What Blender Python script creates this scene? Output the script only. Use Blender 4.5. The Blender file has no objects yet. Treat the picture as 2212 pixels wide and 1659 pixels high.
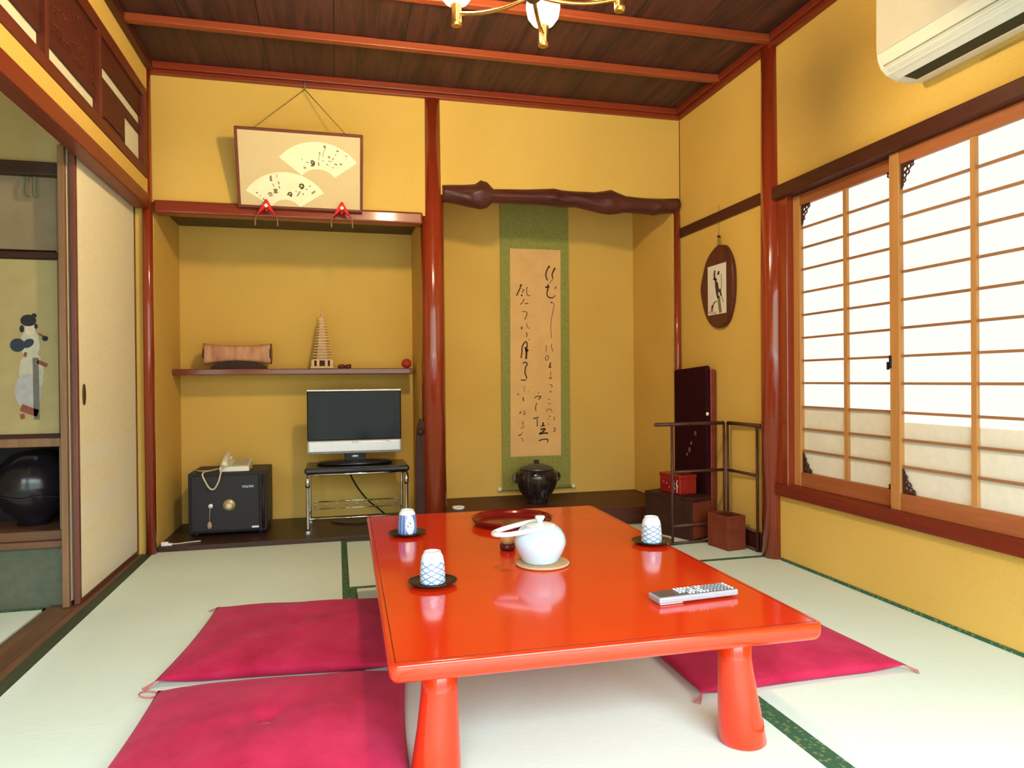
import bpy, bmesh, math, random
from mathutils import Vector, Matrix
random.seed(7)
SC = bpy.context.scene
COL = SC.collection
PI = math.pi

# ------------------------------------------------------------------ helpers
def lin(r, g, b):
    def f(c):
        c /= 255.0
        return c / 12.92 if c <= .04045 else ((c + .055) / 1.055) ** 2.4
    return (f(r), f(g), f(b), 1.0)

class NT:
    """small node-tree writer"""
    def __init__(s, name):
        s.m = bpy.data.materials.new(name); s.m.use_nodes = True
        s.t = s.m.node_tree; s.n = s.t.nodes; s.l = s.t.links
        s.p = s.n['Principled BSDF']; s.out = s.n['Material Output']
        s._co = None
    def co(s):
        if s._co is None: s._co = s.n.new('ShaderNodeTexCoord').outputs['Object']
        return s._co
    def put(s, sock, v):
        if hasattr(v, 'links'): s.l.new(v, sock)
        else: sock.default_value = v
    def math(s, op, a, b=0.0, c=None):
        n = s.n.new('ShaderNodeMath'); n.operation = op
        s.put(n.inputs[0], a); s.put(n.inputs[1], b)
        if c is not None: s.put(n.inputs[2], c)
        return n.outputs[0]
    def mapping(s, scale=(1, 1, 1), rot=(0, 0, 0), loc=(0, 0, 0)):
        n = s.n.new('ShaderNodeMapping'); s.l.new(s.co(), n.inputs[0])
        n.inputs['Scale'].default_value = scale; n.inputs['Rotation'].default_value = rot
        n.inputs['Location'].default_value = loc
        return n.outputs[0]
    def noise(s, vec, scale=5, detail=4, rough=.5, dist=0):
        n = s.n.new('ShaderNodeTexNoise'); s.l.new(vec, n.inputs['Vector'])
        n.inputs['Scale'].default_value = scale; n.inputs['Detail'].default_value = detail
        n.inputs['Roughness'].default_value = rough; n.inputs['Distortion'].default_value = dist
        return n.outputs['Fac']
    def ramp(s, fac, stops):
        n = s.n.new('ShaderNodeValToRGB'); s.l.new(fac, n.inputs[0])
        e = n.color_ramp.elements
        while len(e) < len(stops): e.new(.5)
        for k, (p, c) in enumerate(stops):
            e[k].position = p; e[k].color = c
        return n.outputs[0]
    def mix(s, fac, a, b):
        n = s.n.new('ShaderNodeMix'); n.data_type = 'RGBA'
        s.put(n.inputs[0], fac); s.put(n.inputs[6], a); s.put(n.inputs[7], b)
        return n.outputs[2]
    def sep(s, vec=None):
        n = s.n.new('ShaderNodeSeparateXYZ'); s.l.new(vec or s.co(), n.inputs[0])
        return n.outputs
    def bump(s, h, strength=.2, dist=.002):
        n = s.n.new('ShaderNodeBump'); s.l.new(h, n.inputs['Height'])
        n.inputs['Strength'].default_value = strength; n.inputs['Distance'].default_value = dist
        s.l.new(n.outputs[0], s.p.inputs['Normal'])
    def base(s, c): s.put(s.p.inputs['Base Color'], c)
    def rough(s, r): s.put(s.p.inputs['Roughness'], r)

def scl(c, k): return (c[0] * k, c[1] * k, c[2] * k, 1)

def plain(name, c, rough=.5, metal=0., vary=.12, nscale=40, spec=None, coat=0):
    t = NT(name)
    nz = t.noise(t.co(), nscale, 3)
    t.base(t.ramp(nz, [(.3, scl(c, 1 - vary)), (.7, scl(c, 1 + vary))]))
    t.rough(rough); t.p.inputs['Metallic'].default_value = metal
    if spec is not None: t.p.inputs['Specular IOR Level'].default_value = spec
    if coat: t.p.inputs['Coat Weight'].default_value = coat; t.p.inputs['Coat Roughness'].default_value = .08
    return t.m

def wood(name, c1, c2, axis='z', rough=.35, scale=6, stretch=14, coat=0, bump=.1):
    t = NT(name)
    k = {'x': (1 / stretch, 1, 1), 'y': (1, 1 / stretch, 1), 'z': (1, 1, 1 / stretch)}[axis]
    v = t.mapping(k)
    a = t.noise(v, scale * 4, 6, .6, .6)
    b = t.noise(v, scale * 18, 2, .5)
    f = t.math('ADD', t.math('MULTIPLY', a, .75), t.math('MULTIPLY', b, .25))
    t.base(t.ramp(f, [(.32, c1), (.68, c2)])); t.rough(rough); t.p.inputs['Specular IOR Level'].default_value = .3
    t.bump(f, bump, .001)
    if coat: t.p.inputs['Coat Weight'].default_value = coat; t.p.inputs['Coat Roughness'].default_value = .09
    return t.m

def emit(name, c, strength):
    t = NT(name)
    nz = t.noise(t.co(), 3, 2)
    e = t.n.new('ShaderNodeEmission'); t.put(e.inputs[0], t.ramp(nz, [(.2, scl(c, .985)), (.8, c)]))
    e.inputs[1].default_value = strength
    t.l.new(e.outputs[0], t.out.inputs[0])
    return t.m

# ---- mesh pieces (each adds to a bmesh)
def bx(bm, x0, x1, y0, y1, z0, z1, bev=0, seg=2, mi=0):
    m = Matrix.Translation(((x0 + x1) / 2, (y0 + y1) / 2, (z0 + z1) / 2)) @ Matrix.Diagonal((abs(x1 - x0), abs(y1 - y0), abs(z1 - z0), 1))
    r = bmesh.ops.create_cube(bm, size=1, matrix=m)
    vs = r['verts']
    fs = set(f for v in vs for f in v.link_faces)
    for f in fs: f.material_index = mi
    if bev:
        es = list(set(e for v in vs for e in v.link_edges))
        bmesh.ops.bevel(bm, geom=es, offset=bev, segments=seg, profile=.5, affect='EDGES')
    return bm
def B(*a, **k):
    return bx(bmesh.new(), *a, **k)
def lathe(bm, prof, c=(0, 0, 0), seg=40, sx=1, sy=1, ax='z', a0=0):
    rings = []
    for r, h in prof:
        ring = []
        for i in range(seg):
            a = a0 + 2 * PI * i / seg
            x, y = r * math.cos(a) * sx, r * math.sin(a) * sy
            p = {'z': (x, y, h), 'y': (x, h, y), 'x': (h, x, y)}[ax]
            ring.append(bm.verts.new((c[0] + p[0], c[1] + p[1], c[2] + p[2])))
        rings.append(ring)
    fs = []
    for a, b in zip(rings, rings[1:]):
        for i in range(seg):
            fs.append(bm.faces.new((a[i], a[(i + 1) % seg], b[(i + 1) % seg], b[i])))
    for ring in (rings[0], rings[-1]):
        fs.append(bm.faces.new(ring))
    bmesh.ops.recalc_face_normals(bm, faces=fs)
    for f in fs[:-2]: f.smooth = True
    return bm
def L(*a, **k): return lathe(bmesh.new(), *a, **k)
def tube(bm, pts, r, seg=10, closed=False, flat=1.0):
    pts = [Vector(p) for p in pts]; n = len(pts)
    rr = r if isinstance(r, (list, tuple)) else [r] * n
    rings = []; up = None
    for i, p in enumerate(pts):
        if closed: d = pts[(i + 1) % n] - pts[i - 1]
        else: d = pts[min(i + 1, n - 1)] - pts[max(i - 1, 0)]
        d.normalize()
        if up is None:
            up = Vector((0, 0, 1)) if abs(d.z) < .9 else Vector((1, 0, 0))
        s = d.cross(up); s.normalize(); up = s.cross(d); up.normalize()
        rings.append([bm.verts.new(p + (s * math.cos(2 * PI * k / seg) + up * (flat * math.sin(2 * PI * k / seg))) * rr[i]) for k in range(seg)])
    fs = []
    m = n if closed else n - 1
    for i in range(m):
        a, b = rings[i], rings[(i + 1) % n]
        for k in range(seg):
            f = bm.faces.new((a[k], a[(k + 1) % seg], b[(k + 1) % seg], b[k])); f.smooth = True; fs.append(f)
    if not closed:
        fs.append(bm.faces.new(rings[0])); fs.append(bm.faces.new(rings[-1]))
    bmesh.ops.recalc_face_normals(bm, faces=fs)
    return bm
def T(*a, **k): return tube(bmesh.new(), *a, **k)
def smooth_path(pts, n=8):
    pts = [Vector(p) for p in pts]; out = []
    for i in range(len(pts) - 1):
        p0, p1, p2, p3 = pts[max(i - 1, 0)], pts[i], pts[i + 1], pts[min(i + 2, len(pts) - 1)]
        for k in range(n):
            t = k / n
            out.append(.5 * ((2 * p1) + (p2 - p0) * t + (2 * p0 - 5 * p1 + 4 * p2 - p3) * t * t + (3 * p1 - p0 - 3 * p2 + p3) * t ** 3))
    out.append(pts[-1]); return out
def prism(bm, poly, ax, a0, a1, mi=0):
    """extrude a 2-D polygon along an axis"""
    def P(u, v, a): return {'x': (a, u, v), 'y': (u, a, v), 'z': (u, v, a)}[ax]
    A = [bm.verts.new(P(u, v, a0)) for u, v in poly]; Bv = [bm.verts.new(P(u, v, a1)) for u, v in poly]
    fs = [bm.faces.new(A), bm.faces.new(Bv)]
    n = len(poly)
    for i in range(n): fs.append(bm.faces.new((A[i], A[(i + 1) % n], Bv[(i + 1) % n], Bv[i])))
    for f in fs: f.material_index = mi
    bmesh.ops.recalc_face_normals(bm, faces=fs)
    return bm
def PR(*a, **k): return prism(bmesh.new(), *a, **k)
def obox(bm, c0, u, v, h, bev=0):
    """box on a rotated footprint: corner c0, edge vectors u and v (3-D), height h"""
    c0, u, v = Vector(c0), Vector(u), Vector(v); w = Vector((0, 0, h))
    vs = [bm.verts.new(c0 + u * i + v * j + w * k) for k in (0, 1) for j in (0, 1) for i in (0, 1)]
    fs = [bm.faces.new([vs[i] for i in q]) for q in ((0, 2, 3, 1), (4, 5, 7, 6), (0, 1, 5, 4), (1, 3, 7, 5), (3, 2, 6, 7), (2, 0, 4, 6))]
    bmesh.ops.recalc_face_normals(bm, faces=fs)
    if bev:
        bmesh.ops.bevel(bm, geom=list(set(e for f in fs for e in f.edges)), offset=bev, segments=2, profile=.5, affect='EDGES')
    return bm
def stroke(bm, pts, w, M, th=.0006, mi=0):
    """brush stroke as a thin raised ribbon; M maps (u,v,h) to the local frame, w = width or list"""
    P = smooth_path([(x, y, 0) for x, y in pts], 5) if len(pts) > 2 else [Vector((x, y, 0)) for x, y in pts]
    n = len(P); W = []
    for i in range(n):
        t = i / max(n - 1, 1)
        k = w if not isinstance(w, (list, tuple)) else w[0] + (w[1] - w[0]) * t
        W.append(k)
    Lv = []
    for i, p in enumerate(P):
        d = P[min(i + 1, n - 1)] - P[max(i - 1, 0)]
        if d.length < 1e-9: d = Vector((0, 1, 0))
        d.normalize(); s = Vector((-d.y, d.x, 0)) * W[i] * .5
        Lv.append([bm.verts.new(M(q.x, q.y, h)) for q, h in ((p + s, 0), (p - s, 0), (p - s, th), (p + s, th))])
    for a, b in zip(Lv, Lv[1:]):
        for k in range(4): bm.faces.new((a[k], a[(k + 1) % 4], b[(k + 1) % 4], b[k])).material_index = mi
    bm.faces.new(Lv[0]).material_index = mi; bm.faces.new(Lv[-1]).material_index = mi

# ---- objects
def obj(name, bm, mat, parent=None, loc=None, shade=False, label=None):
    me = bpy.data.meshes.new(name)
    bmesh.ops.recalc_face_normals(bm, faces=bm.faces[:])
    if shade:
        for f in bm.faces: f.smooth = True
    bm.to_mesh(me); bm.free()
    for m in (mat if isinstance(mat, (list, tuple)) else [mat]): me.materials.append(m)
    o = bpy.data.objects.new(name, me); COL.objects.link(o)
    if loc: o.location = loc
    if parent: o.parent = parent
    if label: o['label'] = label
    return o
def tag(o, label, cat, group=None, kind=None):
    o['label'] = label; o['category'] = cat
    if group: o['group'] = group
    if kind: o['kind'] = kind
    return o
def thing(name, label, cat, loc=(0, 0, 0), rz=0, group=None, rx=0):
    o = bpy.data.objects.new(name, None); COL.objects.link(o)
    o.empty_display_size = .05
    o.location = loc; o.rotation_euler = (rx, 0, rz)
    return tag(o, label, cat, group)
def single(name, bm, mat, label, cat, loc=None, rz=0, group=None, shade=False):
    o = obj(name, bm, mat, None, loc, shade)
    if rz: o.rotation_euler = (0, 0, rz)
    return tag(o, label, cat, group)
def struct(name, bm, mat, label, cat, parent=None):
    o = obj(name, bm, mat, parent)
    return tag(o, label, cat, None, 'structure')
def copy_tree(o, parent=None):
    c = o.copy(); COL.objects.link(c); c.parent = parent
    for ch in list(o.children): copy_tree(ch, c)
    return c
def text_mesh(s, size, mat, parent, loc, rot, name='lettering', ext=.0006):
    cu = bpy.data.curves.new('t', 'FONT'); cu.body = s; cu.size = size; cu.extrude = ext
    cu.align_x = 'CENTER'; cu.align_y = 'CENTER'
    t = bpy.data.objects.new('t', cu); COL.objects.link(t)
    bpy.context.view_layer.update()
    me = bpy.data.meshes.new_from_object(t.evaluated_get(bpy.context.evaluated_depsgraph_get()))
    bpy.data.objects.remove(t)
    me.name = name; me.materials.clear(); me.materials.append(mat)
    o = bpy.data.objects.new(name, me); COL.objects.link(o); o.parent = parent
    o.location = loc; o.rotation_euler = rot
    return o

# ------------------------------------------------------------------ room numbers
D, XL, XR = 3.976, -.922, 2.060       # alcove front, left wall, right wall
ZC = 2.456                            # underside of the ceiling moulding
YB = -.62                             # wall behind the camera
AY = 4.60                             # back of both alcoves

# ------------------------------------------------------------------ materials
def plaster():
    t = NT('ochre_sand_plaster')
    a = t.noise(t.co(), 260, 3, .6); b = t.noise(t.co(), 2.2, 3)
    f = t.math('ADD', t.math('MULTIPLY', a, .6), t.math('MULTIPLY', b, .4))
    t.base(t.ramp(f, [(.3, (.60, .375, .085, 1)), (.7, (.74, .49, .135, 1))]))
    t.rough(.95); t.p.inputs['Specular IOR Level'].default_value = .1
    t.bump(a, .25, .001); return t.m
M_PLASTER = plaster()
M_POST = wood('polished_red_pillar_wood', (.19, .020, .006, 1), (.30, .038, .010, 1), 'z', .2, 5, 20, 1.0)
M_POST_X = wood('red_brown_beam_wood', (.17, .022, .008, 1), (.27, .040, .013, 1), 'x', .32, 5, 20, .2)
M_POST_Y = wood('red_brown_rail_wood', (.13, .015, .006, 1), (.21, .028, .010, 1), 'y', .38, 5, 20)
M_BATTEN = wood('red_ceiling_batten_wood', (.22, .040, .014, 1), (.32, .062, .02, 1), 'x', .42, 5, 20)
M_DARK_X = wood('dark_brown_board_wood', (.022, .009, .006, 1), (.050, .020, .012, 1), 'x', .4, 4, 16)
M_DARK_Y = wood('dark_rail_wood', (.045, .010, .006, 1), (.085, .018, .010, 1), 'y', .4, 4, 16)
M_DARK_Z = wood('dark_upright_wood', (.045, .012, .008, 1), (.085, .024, .014, 1), 'z', .4, 4, 16)
M_SHOJI = wood('honey_cedar_wood', (.42, .185, .055, 1), (.56, .27, .085, 1), 'z', .5, 5, 16)
M_SHOJI_Y = wood('red_cedar_rail_wood', (.30, .085, .028, 1), (.42, .135, .045, 1), 'y', .5, 5, 16)
M_KUMIKO = wood('brown_lattice_wood', (.28, .13, .055, 1), (.40, .19, .08, 1), 'y', .5, 5, 16)
def ceil_mat():
    t = NT('smoked_cedar_ceiling_boards')
    v = t.mapping((1, .06, 1))
    a = t.noise(v, 26, 6, .65, .8)
    c = t.ramp(a, [(.32, (.016, .0045, .0035, 1)), (.66, (.095, .026, .019, 1))])
    x = t.sep()[0]
    q = t.math('FRACT', t.math('MULTIPLY', x, 1 / .33))
    g = t.math('LESS_THAN', q, .02)
    t.base(t.mix(g, c, (.006, .003, .002, 1))); t.rough(.6); t.bump(a, .4, .002)
    return t.m
M_CEIL = ceil_mat()
def tatami():
    t = NT('woven_rush_tatami')
    v = t.mapping((1, 1, 1))
    w = t.n.new('ShaderNodeTexWave'); t.l.new(v, w.inputs['Vector'])
    w.inputs['Scale'].default_value = 60; w.inputs['Distortion'].default_value = 1.2; w.bands_direction = 'Y'
    a = t.noise(t.mapping((4, 40, 1)), 6, 4); b = t.noise(t.co(), 1.4, 2)
    f = t.math('ADD', t.math('MULTIPLY', a, .5), t.math('MULTIPLY', b, .5))
    t.base(t.ramp(f, [(.3, (.58, .67, .59, 1)), (.7, (.69, .78, .70, 1))]))
    t.rough(.7); t.p.inputs['Specular IOR Level'].default_value = .25
    t.bump(w.outputs['Fac'], .12, .001); return t.m
M_TATAMI = tatami()
def heri():
    t = NT('green_patterned_tatami_border')
    vo = t.n.new('ShaderNodeTexVoronoi'); t.l.new(t.co(), vo.inputs['Vector']); vo.inputs['Scale'].default_value = 70
    t.base(t.ramp(vo.outputs['Distance'], [(.22, (.15, .22, .07, 1)), (.45, (.028, .095, .045, 1))])); t.rough(.75)
    return t.m
M_HERI = heri()
M_PAPERDOOR = None
def fusuma_paper():
    t = NT('cream_paper_with_silver_bands')
    z = t.sep()[2]; y = t.sep()[1]
    n = t.noise(t.mapping((1, .7, 3)), 2.5, 3)
    s = t.math('ADD', t.math('MULTIPLY', z, 9.0), t.math('ADD', t.math('MULTIPLY', y, -2.2), t.math('MULTIPLY', n, 5.0)))
    band = t.math('POWER', t.math('ABSOLUTE', t.math('SINE', s)), 5.0)
    low = t.math('LESS_THAN', z, .62)
    base = t.ramp(t.noise(t.co(), 60, 3), [(.3, (.78, .71, .52, 1)), (.7, (.84, .77, .58, 1))])
    t.base(t.mix(t.math('MULTIPLY', t.math('MULTIPLY', band, low), .55), base, (.78, .77, .72, 1)))
    t.rough(.7); return t.m
M_FUSUMA = fusuma_paper()
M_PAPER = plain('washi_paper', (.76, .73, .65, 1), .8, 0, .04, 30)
M_LIT = emit('washi_paper_daylight_glow', (1.0, .965, .86, 1), 1.12)  # paper emits by itself, standing in for daylight coming through it
M_CREAM = plain('pale_backing_paper', (.70, .66, .50, 1), .8, 0, .04, 30)
def lacquer():
    t = NT('vermilion_table_lacquer')
    n = t.noise(t.co(), 3, 3)
    t.base(t.ramp(n, [(.3, (.62, .026, .004, 1)), (.7, (.68, .033, .005, 1))]))
    t.rough(.12); t.p.inputs['Specular IOR Level'].default_value = .4; t.p.inputs['Coat Weight'].default_value = .25; t.p.inputs['Coat Roughness'].default_value = .05
    return t.m
M_TABLE = lacquer()
def velvet():
    t = NT('crimson_plush_cloth')
    a = t.noise(t.co(), 7, 4, .6); b = t.noise(t.co(), 300, 2)
    f = t.math('ADD', t.math('MULTIPLY', a, .75), t.math('MULTIPLY', b, .25))
    t.base(t.ramp(f, [(.34, (.31, .006, .036, 1)), (.66, (.50, .022, .078, 1))]))
    t.rough(.85); t.p.inputs['Sheen Weight'].default_value = .12; t.p.inputs['Sheen Tint'].default_value = (1, .35, .5, 1)
    t.p.inputs['Specular IOR Level'].default_value = .15
    t.bump(f, .3, .003); return t.m
M_CUSHION = velvet()
M_THREAD = plain('dusty_pink_cord', (.45, .12, .14, 1), .8)
M_WHITE = plain('white_porcelain', (.76, .86, .96, 1), .15, 0, .02, 10, None, .5)
M_BLUEWHITE = None
M_BLACK = plain('black_lacquer', (.010, .008, .012, 1), .2, 0, .2, 20)
M_BLACKPL = plain('black_plastic', (.010, .010, .012, 1), .35, 0, .15, 60, .2)
M_GREY = plain('charcoal_hammered_paint', (.026, .025, .031, 1), .5, 0, .25, 300, .2)
M_SILVER = plain('silver_plastic', (.62, .62, .65, 1), .35, .35, .04, 60)
M_CHROME = plain('chrome_tube', (.75, .75, .78, 1), .12, 1, .03, 20)
M_GOLD = plain('polished_brass', (.80, .50, .16, 1), .22, 1, .05, 30)
M_BRASSD = plain('dull_brass', (.45, .36, .20, 1), .4, .6, .1, 60)
M_IVORY = plain('ivory_plastic', (.78, .74, .62, 1), .45, 0, .03, 60)
M_INK = plain('sumi_ink', (.020, .014, .010, 1), .8, 0, .3, 60)
M_INKBR = plain('faded_brown_ink', (.16, .065, .03, 1), .8, 0, .3, 60)
M_INKTHIN = plain('thin_grey_ink', (.30, .24, .12, 1), .8, 0, .3, 60)
M_SCROLLGREEN = plain('olive_green_silk', (.27, .27, .065, 1), .85, 0, .15, 90)
M_SCROLLPAPER = plain('aged_tan_paper', (.74, .45, .18, 1), .85, 0, .06, 8)
M_MAT = plain('beige_picture_silk', (.66, .52, .30, 1), .85, 0, .05, 200)
M_FANPAPER = plain('ivory_fan_paper', (.86, .82, .60, 1), .8, 0, .03, 20)
M_FRAME = wood('brown_picture_frame_wood', (.12, .022, .010, 1), (.20, .038, .016, 1), 'x', .4)
M_REDCLOTH = plain('scarlet_crepe_cloth', (.60, .012, .016, 1), .8, 0, .2, 50)
M_WHITECLOTH = plain('white_cloth', (.85, .82, .78, 1), .8, 0, .03, 50)
M_CORD = plain('ochre_twisted_cord', (.26, .16, .05, 1), .8, 0, .2, 90)
M_DRIFT = wood('gnarled_burl_wood', (.045, .012, .010, 1), (.115, .028, .022, 1), 'x', .4, 6, 8, 0, .9)
M_SHELF = wood('reddish_shelf_wood', (.13, .030, .018, 1), (.24, .055, .03, 1), 'x', .2, 5, 16, .5)
M_BOX = wood('brown_red_box_wood', (.13, .022, .008, 1), (.21, .040, .014, 1), 'x', .5, 4, 8)
M_CHEST = wood('dark_chest_wood', (.024, .006, .004, 1), (.050, .012, .007, 1), 'x', .6, 4, 8)
M_REDBOX = plain('red_lacquer', (.30, .012, .010, 1), .3, 0, .12, 20)
M_CASE = plain('maroon_brocade_cover', (.030, .005, .008, 1), .9, 0, .3, 120, .05)
M_CASERED = plain('red_brown_case_side', (.20, .026, .010, 1), .5, 0, .2, 20)
M_RACK = wood('dark_rosewood_rack', (.060, .020, .016, 1), (.11, .038, .028, 1), 'z', .4, 6, 14)
M_TAN = plain('tan_bamboo', (.62, .40, .18, 1), .5, 0, .1, 60)
M_CORK = plain('pale_woven_coaster', (.62, .40, .22, 1), .7, 0, .15, 200)
M_AC = plain('off_white_plastic', (.70, .69, .61, 1), .35, 0, .02, 20)
M_VENT = plain('dark_vent_slots', (.018, .022, .014, 1), .6, 0, .2, 60)
M_POTGLAZE = None
def potglaze():
    t = NT('black_glaze_with_runs')
    v = t.mapping((1, 1, .22))
    n = t.noise(v, 34, 4, .6, .5)
    t.base(t.ramp(n, [(.42, (.014, .010, .009, 1)), (.60, (.035, .024, .022, 1)), (.72, (.20, .17, .16, 1))]))
    t.rough(.16); return t.m
M_POTGLAZE = potglaze()
M_NEXTWALL = plain('dim_ochre_plaster', (.34, .25, .10, 1), .95, 0, .1, 200)  # darker ochre: dimness of the next room put into the colour
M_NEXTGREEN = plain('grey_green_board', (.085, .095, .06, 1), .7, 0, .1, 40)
M_NEXTPAPER = plain('old_painting_paper_dimmed', (.36, .29, .14, 1), .9, 0, .06, 12)  # paper colour darkened to stand for the dim next room
M_NEXTPALE = plain('dimmed_wall_paper', (.22, .165, .10, 1), .9, 0, .08, 12)  # dim light of the next room darkened into this colour too

def cup_lattice(name):
    t = NT(name)
    s = t.sep(); ang = t.math('ARCTAN2', s[1], s[0])
    def ln(sign):
        ph = t.math('ADD', t.math('MULTIPLY', ang, 7.0), t.math('MULTIPLY', s[2], sign * 400.0))
        return t.math('GREATER_THAN', t.math('ABSOLUTE', t.math('SINE', t.math('MULTIPLY', ph, .5))), .955)
    l = t.math('MAXIMUM', ln(1), ln(-1))
    zone = t.math('MULTIPLY', t.math('LESS_THAN', s[2], .058), t.math('GREATER_THAN', s[2], .002))
    l = t.math('MULTIPLY', l, zone)
    t.base(t.mix(l, (.72, .85, .96, 1), (.16, .28, .52, 1))); t.rough(.15)
    t.p.inputs['Coat Weight'].default_value = .4
    return t.m
def cup_blue():
    t = NT('blue_painted_porcelain')
    s = t.sep(); ang = t.math('ARCTAN2', s[1], s[0])
    d = t.math('DIVIDE', t.math('ADD', ang, 1.35), .50)
    e = t.math('ADD', t.math('POWER', t.math('ABSOLUTE', d), 2.0), t.math('POWER', t.math('ABSOLUTE', t.math('DIVIDE', t.math('ADD', s[2], -.034), .033)), 2.0))
    oval = t.math('LESS_THAN', e, 1.0)
    streak = t.math('GREATER_THAN', t.math('SINE', t.math('MULTIPLY', ang, 16.0)), .2)
    n = t.noise(t.co(), 120, 3)
    marks = t.math('MULTIPLY', t.math('GREATER_THAN', n, .57), t.math('LESS_THAN', e, .5))
    blue = t.mix(streak, (.10, .18, .50, 1), (.30, .42, .75, 1))
    inner = t.mix(marks, (.80, .88, .92, 1), (.16, .30, .45, 1))
    c = t.mix(oval, blue, inner)
    top = t.math('GREATER_THAN', s[2], .0675)
    t.base(t.mix(top, c, (.82, .86, .90, 1))); t.rough(.15); t.p.inputs['Coat Weight'].default_value = .4
    return t.m

# ------------------------------------------------------------------ FLOOR
def mat_piece(x0, x1, y0, y1, long_axis, parent, sides=(0, 1)):
    g = .0004
    o = obj('tatami_mat', B(x0 + g, x1 - g, y0 + g, y1 - g, -.05, 0), M_TATAMI, parent)
    w = .030
    if long_axis == 'y': rs = ((x0 + g, x0 + w, y0 + g, y1 - g), (x1 - w, x1 - g, y0 + g, y1 - g))
    else: rs = ((x0 + g, x1 - g, y0 + g, y0 + w), (x0 + g, x1 - g, y1 - w, y1 - g))
    for r in [rs[i] for i in sides]: obj('border', B(*r, -.02, .0012), M_HERI, o)
    return o
floor = struct('floor', B(-2.6, 2.3, YB - .3, 4.8, -.12, -.052), M_DARK_X, 'tatami floor of the room, pale green rush mats with green borders', 'floor')
mat_piece(-.922, .044, 2.00, D - .002, 'y', floor, (1,))
mat_piece(-.922, .044, .02, 2.00, 'y', floor, (1,))
mat_piece(.044, XR, 3.045, D - .002, 'x', floor)
mat_piece(.044, 1.085, 1.06, 3.045, 'y', floor)
mat_piece(1.085, XR, 1.06, 3.045, 'y', floor, (0,))
mat_piece(.044, XR, .02, 1.06, 'x', floor)
mat_piece(-.922, XR, YB, .02, 'x', floor)
mat_piece(-2.55, -1.115, 1.9, 3.12, 'x', floor)
mat_piece(-2.55, -1.115, .5, 1.9, 'x', floor)
mat_piece(-2.55, -1.115, YB, .5, 'x', floor)

# ------------------------------------------------------------------ CEILING
ceil = struct('ceiling', B(-1.1, 2.25, YB - .1, D + .15, 2.515, 2.56), M_CEIL, 'dark smoked board ceiling with red wooden battens', 'ceiling')
for y in (3.46, 3.0, 2.54, 2.08, 1.62, 1.16, .70, .24, -.22):
    obj('batten', B(XL, XR, y - .020, y + .020, 2.478, 2.514, .005), M_BATTEN, ceil)

# ------------------------------------------------------------------ WALLS
bm = bmesh.new()                                                   # alcove wall
bx(bm, XL - .05, .56, D, D + .09, 1.80, 2.515); bx(bm, .56, XR + .1, D, D + .09, 1.925, 2.515)
bx(bm, -1.12, -.910, D + .02, AY + .02, -.05, 2.2); bx(bm, -1.12, -.945, D - .004, D + .03, -.05, 2.515)                       # left cheek of the shelf alcove
bx(bm, -1.02, 2.15, AY, AY + .08, 0, 2.4)                           # alcove back
bx(bm, .478, .590, D + .06, AY, 0, 2.4)                             # partition between the alcoves
bx(bm, -1.02, 2.15, D + .05, AY + .08, 2.36, 2.44)
bx(bm, 2.020, 2.15, D + .03, AY, 0, 2.4)                            # right cheek of the tokonoma
struct('wall_back', bm, M_PLASTER, 'ochre plaster alcove wall facing the low table', 'wall')
bm = bmesh.new()                                                   # window wall
bx(bm, XR, XR + .14, YB, 3.10 + .9, 0, .32)
bx(bm, XR, XR + .14, YB, 4.0, 1.765, 2.515)
bx(bm, XR, XR + .14, 2.955, 4.0, .32, 1.765)
bx(bm, XR, XR + .14, YB, 1.562, .32, 1.765)
struct('wall_right', bm, M_PLASTER, 'ochre plaster wall around the paper window', 'wall')
bm = bmesh.new()
bx(bm, XL - .13, XL, YB, D, 1.825, 1.908)
bx(bm, XL - .13, XL, YB, D, 2.352, 2.515)
bx(bm, XL - .13, XL, YB, .3, 0, 1.826)
struct('wall_left', bm, M_PLASTER, 'narrow ochre plaster bands above and below the transom', 'wall')
bm = bmesh.new()                                                   # behind the camera: wide opening to the garden side
bx(bm, -2.6, -2.2, YB - .1, YB, 0, 2.515); bx(bm, -1.35, -.85, YB - .1, YB, 0, 2.515)
bx(bm, 1.95, 2.25, YB - .1, YB, 0, 2.515); bx(bm, -2.6, 2.25, YB - .1, YB, 1.95, 2.515)
struct('wall_front', bm, M_PLASTER, 'plaster wall with the open garden side behind the viewer', 'wall')
# adjoining room
bm = bmesh.new()
bx(bm, -2.65, -2.55, YB, 3.7, -.06, 2.4)
bx(bm, -2.65, -1.115, YB, 3.7, 2.3, 2.38)
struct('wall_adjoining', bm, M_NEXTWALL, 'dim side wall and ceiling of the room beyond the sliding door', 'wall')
bm = bmesh.new()
bx(bm, -2.6, -1.045, 3.13, 3.20, 1.735, 2.36, mi=0)
bx(bm, -2.6, -1.045, 3.14, 3.20, 1.40, 1.69, mi=1)
bx(bm, -2.6, -1.045, 3.46, 3.52, 0, 1.8, mi=1)
bx(bm, -2.6, -1.045, 3.14, 3.20, -.05, .235, mi=2)
bx(bm, -1.067, -1.045, 3.14, 3.50, .2, 1.75, mi=1)
bx(bm, -2.6, -1.60, 3.14, 3.20, .2, 1.75, mi=1)
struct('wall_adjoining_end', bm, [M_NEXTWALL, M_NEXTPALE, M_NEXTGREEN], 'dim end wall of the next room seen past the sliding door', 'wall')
struct('trim_1', B(-2.6, -1.045, 3.105, 3.21, 1.685, 1.738, .005), M_DARK_X, 'dark rail across the end wall of the next room', 'rail')
bm = bmesh.new()
bx(bm, -2.6, -1.045, 3.10, 3.46, .235, .262, .004); bx(bm, -2.6, -1.045, 3.115, 3.46, .262, .300, .004)
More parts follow.
